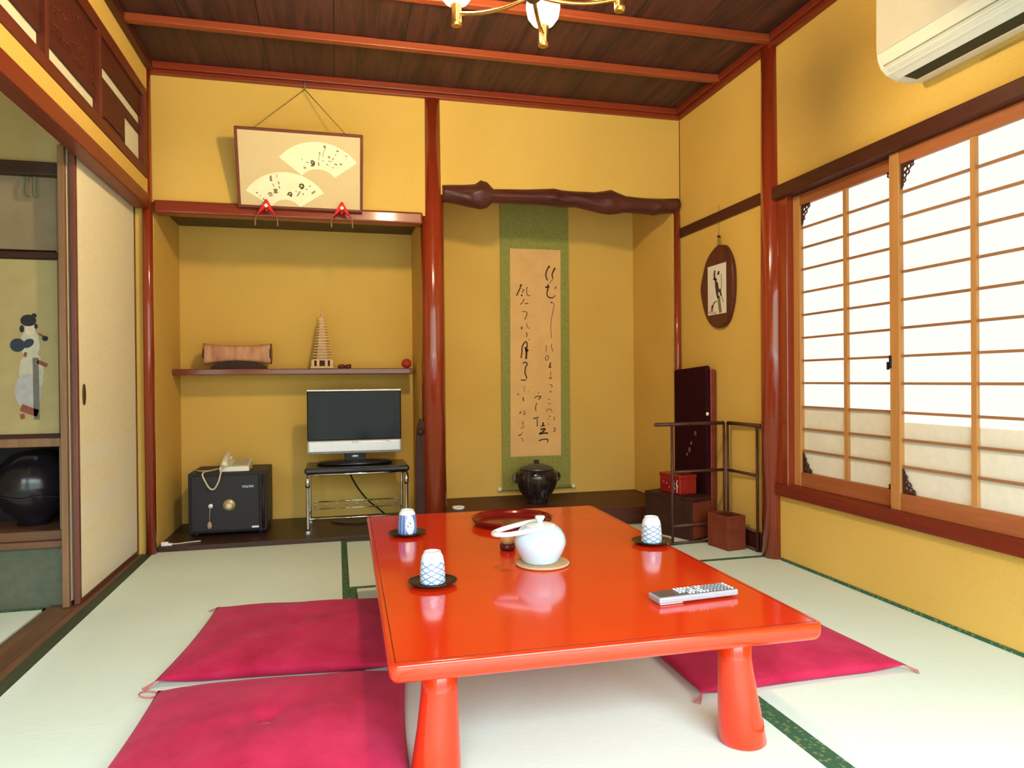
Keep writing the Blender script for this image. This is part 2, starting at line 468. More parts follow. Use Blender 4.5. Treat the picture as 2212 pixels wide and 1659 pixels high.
struct('trim_2', bm, wood('worn_brown_sill_wood', (.10, .045, .025, 1), (.18, .085, .045, 1), 'x', .35), 'worn brown step board below the dark niche in the next room', 'board')

# posts and rails ----------------------------------------------------
def post(n, x, y, r0, r1, z0, z1, label, mat=M_POST):
    return struct(n, L([(r0, z0), (r0 * .99, (z0 + z1) / 2), (r1, z1)], (x, y, 0), 40), mat, label, 'pillar')
post('trim_3', .537, D + .048, .0685, .064, 0, 2.5, 'thick polished red round pillar between the two alcoves')
post('trim_4', XR + .012, 3.040, .062, .052, -.01, 2.5, 'red round pillar beside the paper window')
post('trim_5', -.930, D - .022, .026, .022, 0, 2.5, 'slim orange-brown corner pillar beside the sliding door')
struct('trim_6', L([(.026, 0), (.022, 1.0), (.018, 1.93)], (2.040, D + .004, 0), 24), M_POST, 'slim red pillar at the right edge of the scroll alcove', 'pillar')
bm = bmesh.new()
for z0, z1, d in ((2.456, 2.48, .030), (2.48, 2.515, .045)):
    bx(bm, XL, XR, D - d, D, z0, z1, .004)
struct('trim_7', bm, M_POST_X, 'red ceiling moulding above the alcoves', 'moulding')
bm = bmesh.new()
for z0, z1, d in ((2.456, 2.48, .030), (2.48, 2.515, .045)): bx(bm, XR - d, XR, YB, D - .045, z0, z1, .004)
struct('trim_8', bm, M_POST_Y, 'dark red ceiling moulding above the window wall', 'moulding')
struct('trim_9', B(XL, XL + .03, YB, D - .045, 2.462, 2.515, .004), M_DARK_Y, 'dark ceiling moulding above the transom', 'moulding')
struct('trim_10', B(-.90, .475, D - .035, D + .055, 1.745, 1.812, .012, 3), M_POST_X, 'red beam across the top of the shelf alcove', 'beam')
struct('trim_11', B(-.910, .478, D + .055, AY, 1.818, 1.85), M_DARK_X, 'dark board roof of the shelf alcove', 'board')
struct('trim_12', B(XR - .014, XR, 3.09, D - .02, 1.735, 1.792, .003), M_DARK_Y, 'dark red rail between the window pillar and the corner', 'rail')
struct('trim_13', B(XL - .056, XL + .012, YB, D - .05, 1.757, 1.827, .005), M_POST_Y, 'red-brown lintel above the sliding doors', 'lintel')
bm = bmesh.new()
bx(bm, XL - .18, XL - .045, YB, D - .02, -.045, .002); bx(bm, XL - .085, XL - .078, YB, D - .03, .001, .004)
struct('trim_14', bm, wood('worn_threshold_wood', (.10, .045, .022, 1), (.20, .095, .045, 1), 'y', .35), 'worn brown threshold under the sliding doors', 'threshold')
struct('trim_15', B(XL - .045, XL, YB, D - .03, -.04, .0018), plain('dark_olive_edging', (.040, .045, .018, 1), .8, 0, .3, 60), 'dark olive edging between the threshold and the mats', 'edging')
struct('trim_16', B(XR - .032, XR + .12, 1.45, 2.985, 1.722, 1.782, .004), M_DARK_Y, 'dark red head rail over the paper window', 'rail')
struct('trim_17', B(XR - .028, XR + .12, YB, 2.985, .312, .366, .005), M_POST_Y, 'dark red sill rail below the paper window', 'sill')
struct('trim_18', B(XR - .004, XR + .1, 2.915, 2.990, .36, 1.73, .004), M_POST, 'red jamb between the round pillar and the window', 'jamb')
struct('baseboard_right', B(XR - .012, XR, 3.10, D - .03, 0, .098, .003), M_DARK_Y, 'dark baseboard below the oval plaque', 'baseboard')
bm = bmesh.new()
bx(bm, .60, 2.035, D, D + .07, 0, .100, .006)
bx(bm, .60, 2.02, D + .07, AY, .06, .100)
struct('trim_19', bm, wood('tokonoma_floor_wood', (.055, .014, .008, 1), (.11, .026, .014, 1), 'x', .5, 4, 16), 'dark red raised floor of the scroll alcove', 'alcove floor')
struct('trim_20', B(-.910, .478, D - .002, AY, -.03, .026, .003), wood('alcove_floor_wood', (.030, .014, .010, 1), (.060, .026, .017, 1), 'x', .4, 4, 16), 'dark board floor of the shelf alcove', 'alcove floor')
bm = bmesh.new()
prism(bm, [(.425, 0.02), (.480, 0.02), (.480, .64), (.455, .66), (.438, .60), (.430, .45)], 'y', D + .018, D + .05)
lathe(bm, [(.001, -.012), (.016, -.008), (.02, 0), (.016, .008), (.001, .012)], (.456, D + .012, .585), 14, ax='y')
struct('trim_21', bm, M_CHEST, 'dark board with a knot at the foot of the thick pillar', 'board')
struct('trim_22', B(XR - .006, XR, 1.0, 2.97, 0, .012), M_HERI, 'thin green strip along the foot of the window wall', 'edging')
struct('trim_23', B(XR - .003, XR + .001, D - .004, D - .0005, 1.95, 2.455), M_DARK_Z, 'thin dark line down the upper corner of the room', 'corner strip')

# gnarled lintel over the tokonoma
def gnarled():
    prof = [(.590, 1.982, 1.891), (.70, 1.99, 1.876), (.78, 2.0, 1.862), (.812, 2.025, 1.856), (.85, 2.015, 1.866), (.885, 1.975, 1.898), (.98, 1.980, 1.899), (1.08, 1.984, 1.899),
            (1.18, 1.992, 1.899), (1.25, 2.000, 1.896), (1.30, 1.992, 1.894), (1.39, 1.990, 1.898), (1.50, 1.992, 1.880), (1.56, 2.003, 1.868), (1.61, 2.016, 1.864), (1.66, 1.996, 1.872),
            (1.70, 1.981, 1.882), (1.82, 1.975, 1.880), (1.90, 1.976, 1.874), (1.95, 1.977, 1.886), (2.045, 1.984, 1.896)]
    X = []
    for a, b in zip(prof, prof[1:]):
        for k in range(6): X.append([a[i] + (b[i] - a[i]) * k / 6 for i in range(3)])
    X.append(list(prof[-1]))
    knots = [(.81, 1.94, .05), (1.245, 1.93, .035), (1.60, 1.93, .05), (1.92, 1.915, .035), (.74, 1.90, .03)]
    bm = bmesh.new(); rings = []; S = 28
    for x, zt, zb in X:
        c, h = (zt + zb) / 2, (zt - zb) / 2; ring = []
        for k in range(S):
            a = 2 * PI * k / S
            y, z = -.055 * math.cos(a), h * math.sin(a)
            lump = sum(.020 * .6 * math.exp(-((x - kx) ** 2 + (c + z - kz) ** 2) / (2 * (.6 * s) ** 2)) for kx, kz, s in knots)
            groove = .005 * math.sin(5 * a + 14 * x + 2 * math.sin(9 * x)) + .004 * math.sin(11 * a - 21 * x + 2 * math.sin(13 * x))
            f = 1 + groove * 9
            ring.append(bm.verts.new((x, D + .02 + y * f - lump * max(0, math.cos(a)), c + z * (1 + groove * 2))))
        rings.append(ring)
    for a, b in zip(rings, rings[1:]):
        for k in range(S): bm.faces.new((a[k], a[(k + 1) % S], b[(k + 1) % S], b[k])).smooth = True
    bm.faces.new(rings[0]); bm.faces.new(rings[-1])
    return bm
struct('trim_24', gnarled(), M_DRIFT, 'gnarled dark wood lintel with knots above the scroll alcove', 'lintel')

# transom (ranma) ----------------------------------------------------
M_RAN = wood('dark_transom_board', (.060, .010, .005, 1), (.100, .018, .009, 1), 'y', .65, 4, 16)
M_RAN2 = wood('dark_red_transom_frame', (.095, .016, .007, 1), (.15, .026, .011, 1), 'y', .55, 4, 16)
tr = thing('transom', 'carved dark red wooden transom above the sliding doors', 'transom', (XL, 0, 0))
x0, x1 = -.06, .006
obj('frame', bx(bx(bmesh.new(), x0, x1, YB, 3.905, 1.906, 1.956, .004), x0, x1, YB, 3.905, 2.300, 2.354, .004), M_RAN2, tr)
for y in (-.2, .8, 1.75, 2.635, 3.185, 3.862):
    obj('upright', B(x0, x1 + .002, y - .014, y + .014 if y < 3.8 else 3.905, 1.95, 2.305, .003), M_RAN2, tr)
for a, b, zs in ((-.19, 2.62, ((1.956, 1.968), (2.022, 2.30))), (2.65, 3.17, ((1.956, 1.966), (2.020, 2.30))), (3.20, 3.862, ((2.196, 2.30),))):
    for z0, z1 in zs: obj('panel', B(-.019, -.010, a, b, z0, z1), M_RAN, tr)
obj('panel', B(-.019, -.010, 3.20, 3.58, 1.985, 2.146), M_RAN, tr)
obj('panel', B(-.019, -.010, 3.285, 3.58, 1.955, 1.99), M_RAN, tr)
obj('panel', B(-.019, -.010, 3.58, 3.862, 2.105, 2.146), M_RAN, tr)
bm = bmesh.new()                                                   # shallow carving lines on the boards
for k in range(26):
    y = 2.70 + .42 * random.random(); z = 2.06 + .20 * random.random()
    tube(bm, smooth_path([(-.010, y, z), (-.008, y + .03, z + .012), (-.010, y + .07, z - .006)], 4), .0035, 6)
obj('carving', bm, M_RAN2, tr)
obj('backing_paper', B(-.0245, -.0205, YB, 3.90, 1.95, 2.32), M_CREAM, tr)

# sliding doors ------------------------------------------------------
d1 = bpy.data.objects.new('door_1', None); COL.objects.link(d1); tag(d1, 'cream paper sliding door with a dark oval finger pull', 'sliding door', None, 'structure')
dx0, dx1, dy0, dy1 = -1.012, -.990, 3.110, 3.970
obj('paper_panel', B(dx0 + .004, dx1 - .003, dy0 + .02, dy1 - .02, .02, 1.80), M_FUSUMA, d1)
M_STILE = wood('dark_door_stile_wood', (.10, .030, .022, 1), (.17, .055, .038, 1), 'z', .35)
obj('stile', B(dx0, dx1, dy0, dy0 + .024, .004, 1.80, .004), M_STILE, d1)
obj('stile', B(dx0, dx1, dy1 - .024, dy1, .004, 1.80, .004), M_STILE, d1)
obj('rail', B(dx0, dx1, dy0 + .02, dy1 - .02, .004, .022), M_STILE, d1)
bm = L([(.001, -.006), (.020, -.005), (.026, 0), (.024, .004), (.017, .003), (.001, .001)], (dx1 - .001, 3.185, .83), 24, ax='x', sx=.55, sy=1.7)
obj('finger_pull', bm, plain('dark_bronze', (.09, .05, .015, 1), .4, .5, .2, 60), d1)
d2 = bpy.data.objects.new('door_2', None); COL.objects.link(d2); tag(d2, 'second sliding door tucked behind the cream one', 'sliding door', None, 'structure')
M_STILE2 = wood('tan_door_stile_wood', (.17, .085, .042, 1), (.26, .14, .07, 1), 'z', .4)
obj('paper_panel', B(-1.040, -1.020, 3.10, 3.93, .02, 1.80), M_FUSUMA, d2)
obj('stile', B(-1.042, -1.018, 3.078, 3.104, .004, 1.80, .003), M_STILE2, d2)

# paper window -------------------------------------------------------
KZ = [1.567, 1.474, 1.374, 1.268, 1.163, 1.057, .951, .847, .737, .634, .533]
def corner_bracket(par, y, z, sy, sz, x):
    bm = bmesh.new(); k = .062
    pts = [(0, 0), (k, 0), (k * .88, .012), (k * .70, .016), (k * .55, .022), (k * .42, .036), (k * .34, .05), (k * .26, .066), (k * .1, k * 1.35), (0, k * 1.5)]
    # quarter plate pierced by three holes: rim strip plus rings
    prism(bm, [(y + sy * a, z + sz * b) for a, b in [(0, 0), (k, 0), (k * .9, .008), (.012, .010), (.010, k * 1.3), (0, k * 1.5)]], 'x', x, x + .006)
    for a, b, r in ((.020, .022, .010), (.038, .016, .009), (.016, .044, .009), (.030, .034, .009), (.014, .062, .007), (.052, .012, .006)):
        q = [(x + .003, y + sy * (a + r * math.cos(t * PI / 6)), z + sz * (b + r * math.sin(t * PI / 6))) for t in range(12)]
        tube(bm, q, .0032, 6, True)
    obj('corner_bracket', bm, M_DARK_Z, par)
def shoji(n, y0, y1, x, label, split, handle=False):
    w = bpy.data.objects.new(n, None); COL.objects.link(w); tag(w, label, 'paper window', None, 'structure')
    xb = x + .030
    obj('stile', B(x, xb, y1 - .048, y1, .366, 1.722, .003), M_SHOJI, w)
    obj('stile', B(x, xb, y0, y0 + .048, .366, 1.722, .003), M_SHOJI, w)
    obj('top_rail', B(x + .001, xb, y0 + .048, y1 - .048, 1.672, 1.722, .002), M_SHOJI_Y, w)
    obj('bottom_rail', B(x + .001, xb, y0 + .048, y1 - .048, .366, .432, .002), M_SHOJI_Y, w)
    ym = (y0 + y1) / 2
    obj('muntin', B(x + .006, xb - .010, ym - .010, ym + .010, .432, 1.672), M_SHOJI, w)
    for z in KZ:
        obj('lattice_bar', B(x + .009, xb - .012, y0 + .048, y1 - .048, z - .0048, z + .0048), M_KUMIKO, w)
    xp = xb - .009
    obj('window_paper', B(xp, xp + .001, y0 + .046, y1 - .046, split, 1.674), M_LIT, w, label='upper paper with daylight put in as a glow')
    obj('window_paper', B(xp, xp + .001, y0 + .046, y1 - .046, .430, split), M_PAPER, w, label='lower paper without glow, over an added light-blocking board')
    obj('added_light_block', B(xp + .004, xp + .012, y0 + .046, y1 - .046, .430, split), M_SHOJI_Y, w)  # unseen board added behind the lower paper to block daylight
    corner_bracket(w, y1 - .048, 1.672, -1, -1, x + .010); corner_bracket(w, y1 - .048, .432, -1, 1, x + .010)
    corner_bracket(w, y0 + .048, 1.672, 1, -1, x + .010); corner_bracket(w, y0 + .048, .432, 1, 1, x + .010)
    if handle:
        obj('catch', bx(bx(bmesh.new(), x - .006, x + .002, y1 - .010, y1 - .001, .905, .955, .002), x - .010, x, y1 + .0, y1 + .006, .900, .93, .001), M_BLACKPL, w)
    return w
shoji('window_1', 2.235, 2.918, XR + .034, 'paper lattice window panel next to the round pillar', .737)
shoji('window_2', 1.560, 2.285, XR + .001, 'front paper lattice window panel overlapping the other', .700, True)

# ------------------------------------------------------------------ LOW TABLE
tb = thing('low_table', 'large glossy vermilion low table with tapered round legs', 'table', (.577, 2.122, 0), math.radians(-.75))
hw, hl = .476, .766
def tabletop():
    bm = bmesh.new()
    bx(bm, -hw, hw, -hl, hl, .288, .330)
    es = [e for e in bm.edges if abs(e.verts[0].co.z - e.verts[1].co.z) > .01]
    bmesh.ops.bevel(bm, geom=es, offset=.02, segments=4, profile=.5, affect='EDGES')
    es = [e for e in bm.edges if abs(e.verts[0].co.z - e.verts[1].co.z) < .001 and len([f for f in e.link_faces if abs(f.normal.z) > .9]) == 1]
    low = [e for e in es if e.verts[0].co.z < .3]
    bmesh.ops.bevel(bm, geom=low, offset=.020, segments=5, profile=.5, affect='EDGES')
    es = [e for e in bm.edges if e.verts[0].co.z > .3299 and e.verts[1].co.z > .3299 and len([f for f in e.link_faces if abs(f.normal.z) > .9]) == 1]
    bmesh.ops.bevel(bm, geom=es, offset=.006, segments=3, profile=.5, affect='EDGES')
    for f in bm.faces: f.smooth = abs(f.normal.z) < .999
    return bm
obj('tabletop', tabletop(), M_TABLE, tb)
obj('inlay_line', bx(bx(bx(bx(bmesh.new(), -hw + .012, hw - .012, -hl + .012, -hl + .0145, .3298, .3303), -hw + .012, hw - .012, hl - .0145, hl - .012, .3298, .3303), -hw + .012, -hw + .0145, -hl + .012, hl - .012, .3298, .3303), hw - .0145, hw - .012, -hl + .012, hl - .012, .3298, .3303), plain('dark_red_inlay', (.16, .008, .004, 1), .3), tb)
for sx in (-1, 1):
    for sy in (-1, 1):
        lx, ly = sx * .358, sy * .590
        bm = bmesh.new(); rings = []
        for k, (h, r, dx) in enumerate(((0, .050, .012), (.006, .056, .012), (.05, .053, .009), (.12, .046, .004), (.20, .040, 0), (.29, .037, 0))):
            rings.append([bm.verts.new((lx + sx * dx + r * math.cos(a * PI / 16), ly + sy * dx + r * math.sin(a * PI / 16), h)) for a in range(32)])
        for a, b in zip(rings, rings[1:]):
            for i in range(32): bm.faces.new((a[i], a[(i + 1) % 32], b[(i + 1) % 32], b[i])).smooth = True
        bm.faces.new(rings[0]); bm.faces.new(rings[-1])
        obj('leg', bm, M_TABLE, tb)
        xa, xb2 = (lx + .03, lx + .145) if sx < 0 else (lx - .145, lx - .03)
        obj('leg_bracket', B(xa, xb2, ly - .03, ly + .03, .262, .2885, .006), plain('pinkish_underside_wood', (.60, .16, .10, 1), .5) if (sx, sy) == (-1, -1) else bpy.data.materials['pinkish_underside_wood'], tb)

TZ = .3304
# saucers and cups
def saucer(n, x, y, label):
    return single(n, L([(.001, 0), (.040, 0), (.046, .002), (.064, .010), (.066, .012), (.063, .012), (.042, .0055), (.001, .005)], seg=48), M_BLACK, label, 'saucer', (x, y, TZ), 0, 'black saucers under the cups')
def cup(n, x, y, mat, label, group=None):
    c = thing(n, label, 'cup', (x, y, TZ + .0055), 0, group)
    prof = [(.029, 0), (.0335, .0008), (.0342, .004), (.0335, .030), (.0315, .055), (.0285, .070), (.0245, .0775), (.0225, .0795)]
    obj('cup_body', L(prof, seg=48), mat, c)
    obj('foot_ring', L([(.0235, .078), (.0225, .0835), (.0195, .0838), (.0185, .0805), (.001, .0800)], seg=40), M_WHITE, c)
    return c
LAT = cup_lattice('porcelain_with_blue_net'); BLU = cup_blue()
saucer('saucer', .243, 1.880, 'black round saucer under the cup nearest the front left edge')
saucer('saucer', .237, 2.510, 'black round saucer under the blue painted cup')
saucer('saucer', 1.003, 2.152, 'black round saucer under the cup on the window side')
cup('teacup', .243, 1.880, LAT, 'upturned white cup with fine blue net, nearest cup on the cushion side', 'net pattern cups')
cup('teacup', .237, 2.510, BLU, 'upturned cup painted blue with a white oval, far corner of the table')
cup('teacup', 1.003, 2.152, LAT, 'upturned white cup with blue net on the window side of the table', 'net pattern cups')

# teapot on coaster
single('coaster', L([(.001, 0), (.074, 0), (.079, .002), (.080, .005), (.077, .008), (.070, .0068), (.001, .0065)], seg=48), M_CORK, 'round pale woven coaster under the white teapot', 'coaster', (.583, 1.999, TZ))
tp = thing('teapot', 'round white porcelain teapot with its flat handle folded down', 'teapot', (.578, 2.004, TZ + .0072))
obj('pot_body', L([(.045, 0), (.050, .001), (.054, .006), (.068, .030), (.0760, .052), (.0765, .062), (.072, .080), (.062, .095), (.050, .1045), (.044, .106), (.042, .104), (.001, .103)], seg=56), plain('pale_celadon_porcelain', (.60, .80, .95, 1), .14, 0, .02, 10, None, .5), tp)
ld = obj('lid', L([(.046, .105), (.047, .1075), (.040, .111), (.020, .115), (.001, .116)], seg=40), M_WHITE, tp)
obj('knob', L([(.008, .1145), (.008, .119), (.014, .128), (.015, .132), (.012, .135), (.001, .135)], seg=24), M_WHITE, ld)
def hook_handle():
    bm = bmesh.new()
    P = [(.004, -.052, .108), (-.020, -.052, .106), (-.060, -.048, .100), (-.105, -.038, .093), (-.132, -.018, .090), (-.139, 0, .089), (-.132, .018, .090), (-.105, .038, .093), (-.060, .048, .100), (-.020, .052, .106), (.004, .052, .108)]
    tube(bm, smooth_path(P, 5), .0088, 12, flat=.85)
    return bm
obj('handle', hook_handle(), M_WHITE, tp)
for s in (-1, 1):
    obj('handle_lug', L([(.001, -.010), (.010, -.010), (.0115, 0), (.010, .010), (.001, .010)], (.004, s * .054, .1045), 20, ax='y'), M_WHITE, tp)
obj('spout', T(smooth_path([(.014, .060, .040), (.022, .078, .048), (.026, .092, .060), (.029, .100, .070)], 5), [.017, .017, .016, .016, .015, .015, .014, .014, .013, .013, .012, .012, .011, .011, .010, .010], 16), M_WHITE, tp)

# tray and canister
tray = thing('round_tray', 'round dark red lacquer tray behind the teapot', 'tray', (.640, 2.60, TZ))
obj('tray_base', L([(.001, 0), (.130, 0), (.140, .003), (.138, .006), (.001, .005)], seg=56), M_REDBOX, tray)
obj('rim', L([(.137, .002), (.150, .016), (.154, .026), (.151, .027), (.146, .017), (.134, .006)], seg=56), plain('deep_red_lacquer', (.16, .006, .006, 1), .15, 0, .1, 20), tray)
cn = thing('tea_scoop_holder', 'small dark red pot with a tan wooden ball lid beside the teapot', 'pot', (.526, 2.200, TZ))
obj('pot_base', L([(.016, 0), (.024, .003), (.026, .014), (.022, .020), (.001, .020)], seg=28), plain('plum_lacquer', (.10, .010, .012, 1), .3, 0, .1, 20), cn)
obj('ball_lid', L([(.001, .016), (.017, .020), (.023, .032), (.020, .044), (.010, .051), (.001, .052)], seg=28), M_TAN, cn)

# remote control
rc = thing('remote_control', 'silver remote control with small white and grey buttons', 'remote control', (.7415, 1.548, TZ), math.radians(4.5))
obj('remote_body', bx(bmesh.new(), 0, .222, 0, .056, .004, .019, .004, 3), plain('silver_grey_plastic', (.40, .42, .50, 1), .3, .2, .04, 60), rc)
obj('face_plate', B(.005, .217, .004, .052, .0185, .0202, .001), plain('dark_grey_face', (.10, .08, .075, 1), .35, 0, .1, 60), rc)
obj('battery_hump', B(.004, .068, .004, .052, 0, .006, .003), M_SILVER, rc)
btn = None; M_BTNG = plain('blue_grey_button', (.30, .33, .38, 1), .4)
for i in range(15):
    for j in range(4):
        x = .068 + i * .0100; y = .009 + j * .0128
        if i in (0, 1) and j in (0,): continue
        white = (1 < i < 8 and random.random() < .75) or i >= 14 or (i < 2)
        bm = B(x - .0032, x + .0032, y - .0036, y + .0036, .0198, .0232, .001, 1)
        obj('button', bm, M_WHITE if white else M_BTNG, rc)

# ------------------------------------------------------------------ CUSHIONS
def cushion(n, x, y, rz, hx, hy, h, label, seed, ring=None):
    rnd = random.Random(seed)
    c = thing(n, label, 'cushion', (x, y, 0), rz, 'crimson floor cushions')
    N = 44; bm = bmesh.new(); V = {}
    ph = [rnd.uniform(0, 6.28) for _ in range(6)]
    for side in (0, 1):
        for i in range(N + 1):
            for j in range(N + 1):
                u, v = -1 + 2 * i / N, -1 + 2 * j / N
                edge = i in (0, N) or j in (0, N)
                if side and edge: V[1, i, j] = V[0, i, j]; continue
                px = hx * u * (1 - .035 * (1 - v * v)); py = hy * v * (1 - .035 * (1 - u * u))
                a = max(0, 1 - abs(u) ** 2.6) ** .55 * max(0, 1 - abs(v) ** 2.6) ** .55
                r = math.hypot(u, v)
                zz = .020 + (h - .020) * a if side == 0 else .020 - .019 * min(1, a * 4)
                if side == 0:
                    zz -= .28 * h * math.exp(-(r / .085) ** 2)
                    zz += .0022 * a * (math.sin(9 * u + 5 * v + ph[0]) + math.sin(-6 * u + 8 * v + ph[1])) 
                    for k, (su, sv) in enumerate(((1, 1), (-1, 1), (1, -1), (-1, -1))):
                        d = math.hypot(u - su, v - sv)
                        ang = math.atan2(v - sv, u - su)
                        zz += .0032 * a * math.exp(-(d / .55) ** 2) * math.sin(14 * ang + ph[2])
                    zz += .0035 * a * math.exp(-(min(abs(u), abs(v)) / .05) ** 2) * max(0, 1 - r)
                V[side, i, j] = bm.verts.new((px, py, max(zz, .001)))
        for i in range(N):
            for j in range(N):
                q = [V[side, i, j], V[side, i + 1, j], V[side, i + 1, j + 1], V[side, i, j + 1]]
                bm.faces.new(q if side == 0 else q[::-1]).smooth = True
    obj('cover', bm, M_CUSHION, c)
    tz = .020 + (h - .020) - .28 * h
    obj('centre_tuft', bx(bmesh.new(), -.012, .012, -.004, .004, tz - .004, tz + .004, .0015), M_THREAD, c)
    for su, sv in ((-1, 1), (-1, -1), (1, -1), (1, 1)):
        bx0, by0 = su * hx, sv * hy
        if (su, sv) == ring:
            q = [(bx0 + su * (.026 + .024 * math.cos(t * PI / 8)), by0 + sv * .004 + .020 * math.sin(t * PI / 8), .010 + .004 * math.cos(t * PI / 8)) for t in range(16)]
            obj('corner_loop', T(q, .0022, 6, True), M_THREAD, c)
        else:
            bm = bmesh.new()
            for k in range(4):
                a = -.5 + .33 * k
                tube(bm, smooth_path([(bx0 - su * .006, by0 - sv * .006, .020), (bx0 + su * (.010 + .002 * k), by0 + sv * (.014 - .003 * k), .010), (bx0 + su * (.020 + .004 * k), by0 + sv * (.026 - .006 * k), .0035)], 3), .0018, 6)
            obj('corner_tassel', bm, M_THREAD, c)
    return c
cushion('floor_cushion', -.146, 2.510, math.radians(-5.5), .338, .335, .060, 'crimson plush floor cushion farther back on the door side', 3)
cushion('floor_cushion', -.172, 1.765, math.radians(-3.5), .340, .352, .085, 'puffy crimson floor cushion in front on the door side of the table', 5, (-1, 1))
cushion('floor_cushion', 1.285, 2.080, math.radians(1.0), .338, .340, .055, 'crimson floor cushion on the window side, half under the table', 8)

# ------------------------------------------------------------------ SHELF ALCOVE
sh = single('wall_shelf', PR([(4.37, .922), (4.382, .917), (AY, .917), (AY, .952), (4.378, .952), (4.37, .947)], 'x', -.908, .452), M_SHELF, 'long reddish wooden shelf across the alcove above the television', 'shelf')
SZ = .953
# headrest pillow
pw = thing('pillow_box', 'pinkish cloth-covered headrest pillow on the left end of the shelf', 'pillow', (-.566, 4.46, SZ))
def pillow():
    bm = bmesh.new(); n = 24; rings = []
    for i in range(n + 1):
        u = -1 + 2 * i / n
        zt = .150 - .012 * (1 - u * u); zb = .026 + .020 * (1 - u * u); e = 1 if abs(u) < .96 else .93
        ring = []
        for k in range(20):
            a = 2 * PI * k / 20
            cy, cz = math.cos(a), math.sin(a)
            sy = math.copysign(abs(cy) ** .45, cy); sz = math.copysign(abs(cz) ** .45, cz)
            ring.append(bm.verts.new((u * .186, .050 * sy * e, (zt + zb) / 2 + (zt - zb) / 2 * sz * e)))
        rings.append(ring)
    for a, b in zip(rings, rings[1:]):
        for k in range(20): bm.faces.new((a[k], a[(k + 1) % 20], b[(k + 1) % 20], b[k])).smooth = True
    bm.faces.new(rings[0]); bm.faces.new(rings[-1]); return bm
def pillow_mat():
    t = NT('pink_tan_pleated_cloth')
    n = t.noise(t.mapping((1, 1, .3)), 26, 4)
    t.base(t.ramp(n, [(.3, (.34, .14, .075, 1)), (.55, (.52, .26, .15, 1)), (.75, (.60, .34, .20, 1))])); t.rough(.8); t.bump(n, .4, .004); return t.m
obj('pillow_body', pillow(), pillow_mat(), pw)
bm = bmesh.new()
prism(bm, [(-.150, 0), (.165, 0), (.15, .016), (.10, .040), (0, .048), (-.10, .040), (-.14, .018)], 'y', -.035, .035)
obj('pillow_stand', bm, M_CHEST, pw)
for s in (-1, 1):
    obj('end_piping', T([(s * .185, .049 * math.cos(a * PI / 8), .090 + .058 * math.sin(a * PI / 8)) for a in range(16)], .004, 6, True), M_CHEST, pw)

# pagoda
pg = thing('pagoda_model', 'small pale wooden pagoda model of many tiers on the shelf', 'model', (-.084, 4.46, SZ))
bm = B(-.068, .068, -.055, .055, 0, .014, .002, 1)
obj('base', bm, M_TAN, pg)
bm = bmesh.new()
for x in (-.055, -.024, .024, .055):
    for y in (-.042, .042): bx(bm, x - .008, x + .008, y - .007, y + .007, .013, .050)
bx(bm, -.045, .045, -.032, .032, .013, .050, mi=1)
bx(bm, -.056, .056, -.046, .046, .049, .056)
obj('pillared_storey', bm, [M_TAN, M_CHEST], pg)
n = 15
for k in range(n):
    z = .058 + k * .0172; w = .055 - .0026 * k
    bm = bmesh.new()
    bx(bm, -w * .55, w * .55, -w * .5, w * .5, z - .002, z + .0125)
    prism(bm, [(-w, z + .0100), (w, z + .0100), (w * .93, z + .0150), (-w * .93, z + .0150)], 'y', -w * .85, w * .85)
    obj('tier', bm, M_TAN, pg)
obj('spire', L([(.012, .314), (.006, .322), (.008, .330), (.003, .345), (.0045, .355), (.0015, .375), (.001, .388)], seg=14), M_TAN, pg)
# two little figurines
def figurine(x, label):
    f = thing('figurine', label, 'figurine', (x, 4.46, SZ), 0, 'dark figurines on the shelf')
    M = plain('dark_brown_clay', (.13, .018, .010, 1), .5) if 'dark_brown_clay' not in bpy.data.materials else bpy.data.materials['dark_brown_clay']
    obj('figure_body', L([(.001, 0), (.016, .002), (.020, .010), (.015, .020), (.006, .025), (.001, .026)], seg=20, sx=1.1), M, f)
    obj('head', L([(.001, .0), (.008, .004), (.009, .010), (.005, .016), (.001, .017)], (0.012, -.006, .010), 16), M, f)
figurine(.028, 'small dark brown figurine on the shelf, next to the pagoda')
figurine(.068, 'small dark brown figurine on the shelf, on the pillar side of its twin')
single('red_ball', L([(.001, 0), (.014, .003), (.027, .015), (.031, .030), (.027, .046), (.014, .058), (.001, .060)], seg=32), plain('red_woven_thread', (.45, .025, .010, 1), .7, 0, .2, 80), 'red thread ball at the pillar end of the shelf', 'ball', (.424, 4.44, SZ - .001))

# safe
AZ = .026
sf = thing('safe', 'charcoal grey steel safe standing on the alcove floor', 'safe', (-.592, 4.165, AZ))
obj('safe_body', B(-.204, .206, .012, .36, .016, .350, .008), M_GREY, sf)
dr = obj('door', B(-.186, .166, -.006, .016, .030, .336, .005), M_GREY, sf)
obj('hinge', L([(.001, -.150), (.008, -.150), (.008, .150), (.001, .150)], (.186, .004, .183), 12), M_CHEST, sf)
obj('keyhole', L([(.001, -.012), (.010, -.011), (.012, 0), (.001, 0)], (-.084, -.006, .172), 16, ax='y'), M_SILVER, sf)
for s in (-.17, .17): 
    for y in (.05, .32): obj('foot', L([(.018, 0), (.018, .018)], (s, y, 0), 12), M_BLACKPL, sf)
dial = obj('dial', L([(.001, -.016), (.030, -.015), (.034, -.006), (.034, 0), (.001, 0)], (.010, -.005, .172), 32, ax='y'), M_BRASSD, sf)
obj('dial_knob', L([(.001, -.028), (.016, -.027), (.019, -.015), (.001, -.015)], (.010, -.006, .168), 24, ax='y'), plain('cream_dial_face', (.62, .56, .38, 1), .5), dial)
obj('badge', B(.074, .142, -.0085, -.0055, .262, .280, .001, 1), plain('dark_badge', (.05, .05, .07, 1), .4), sf)
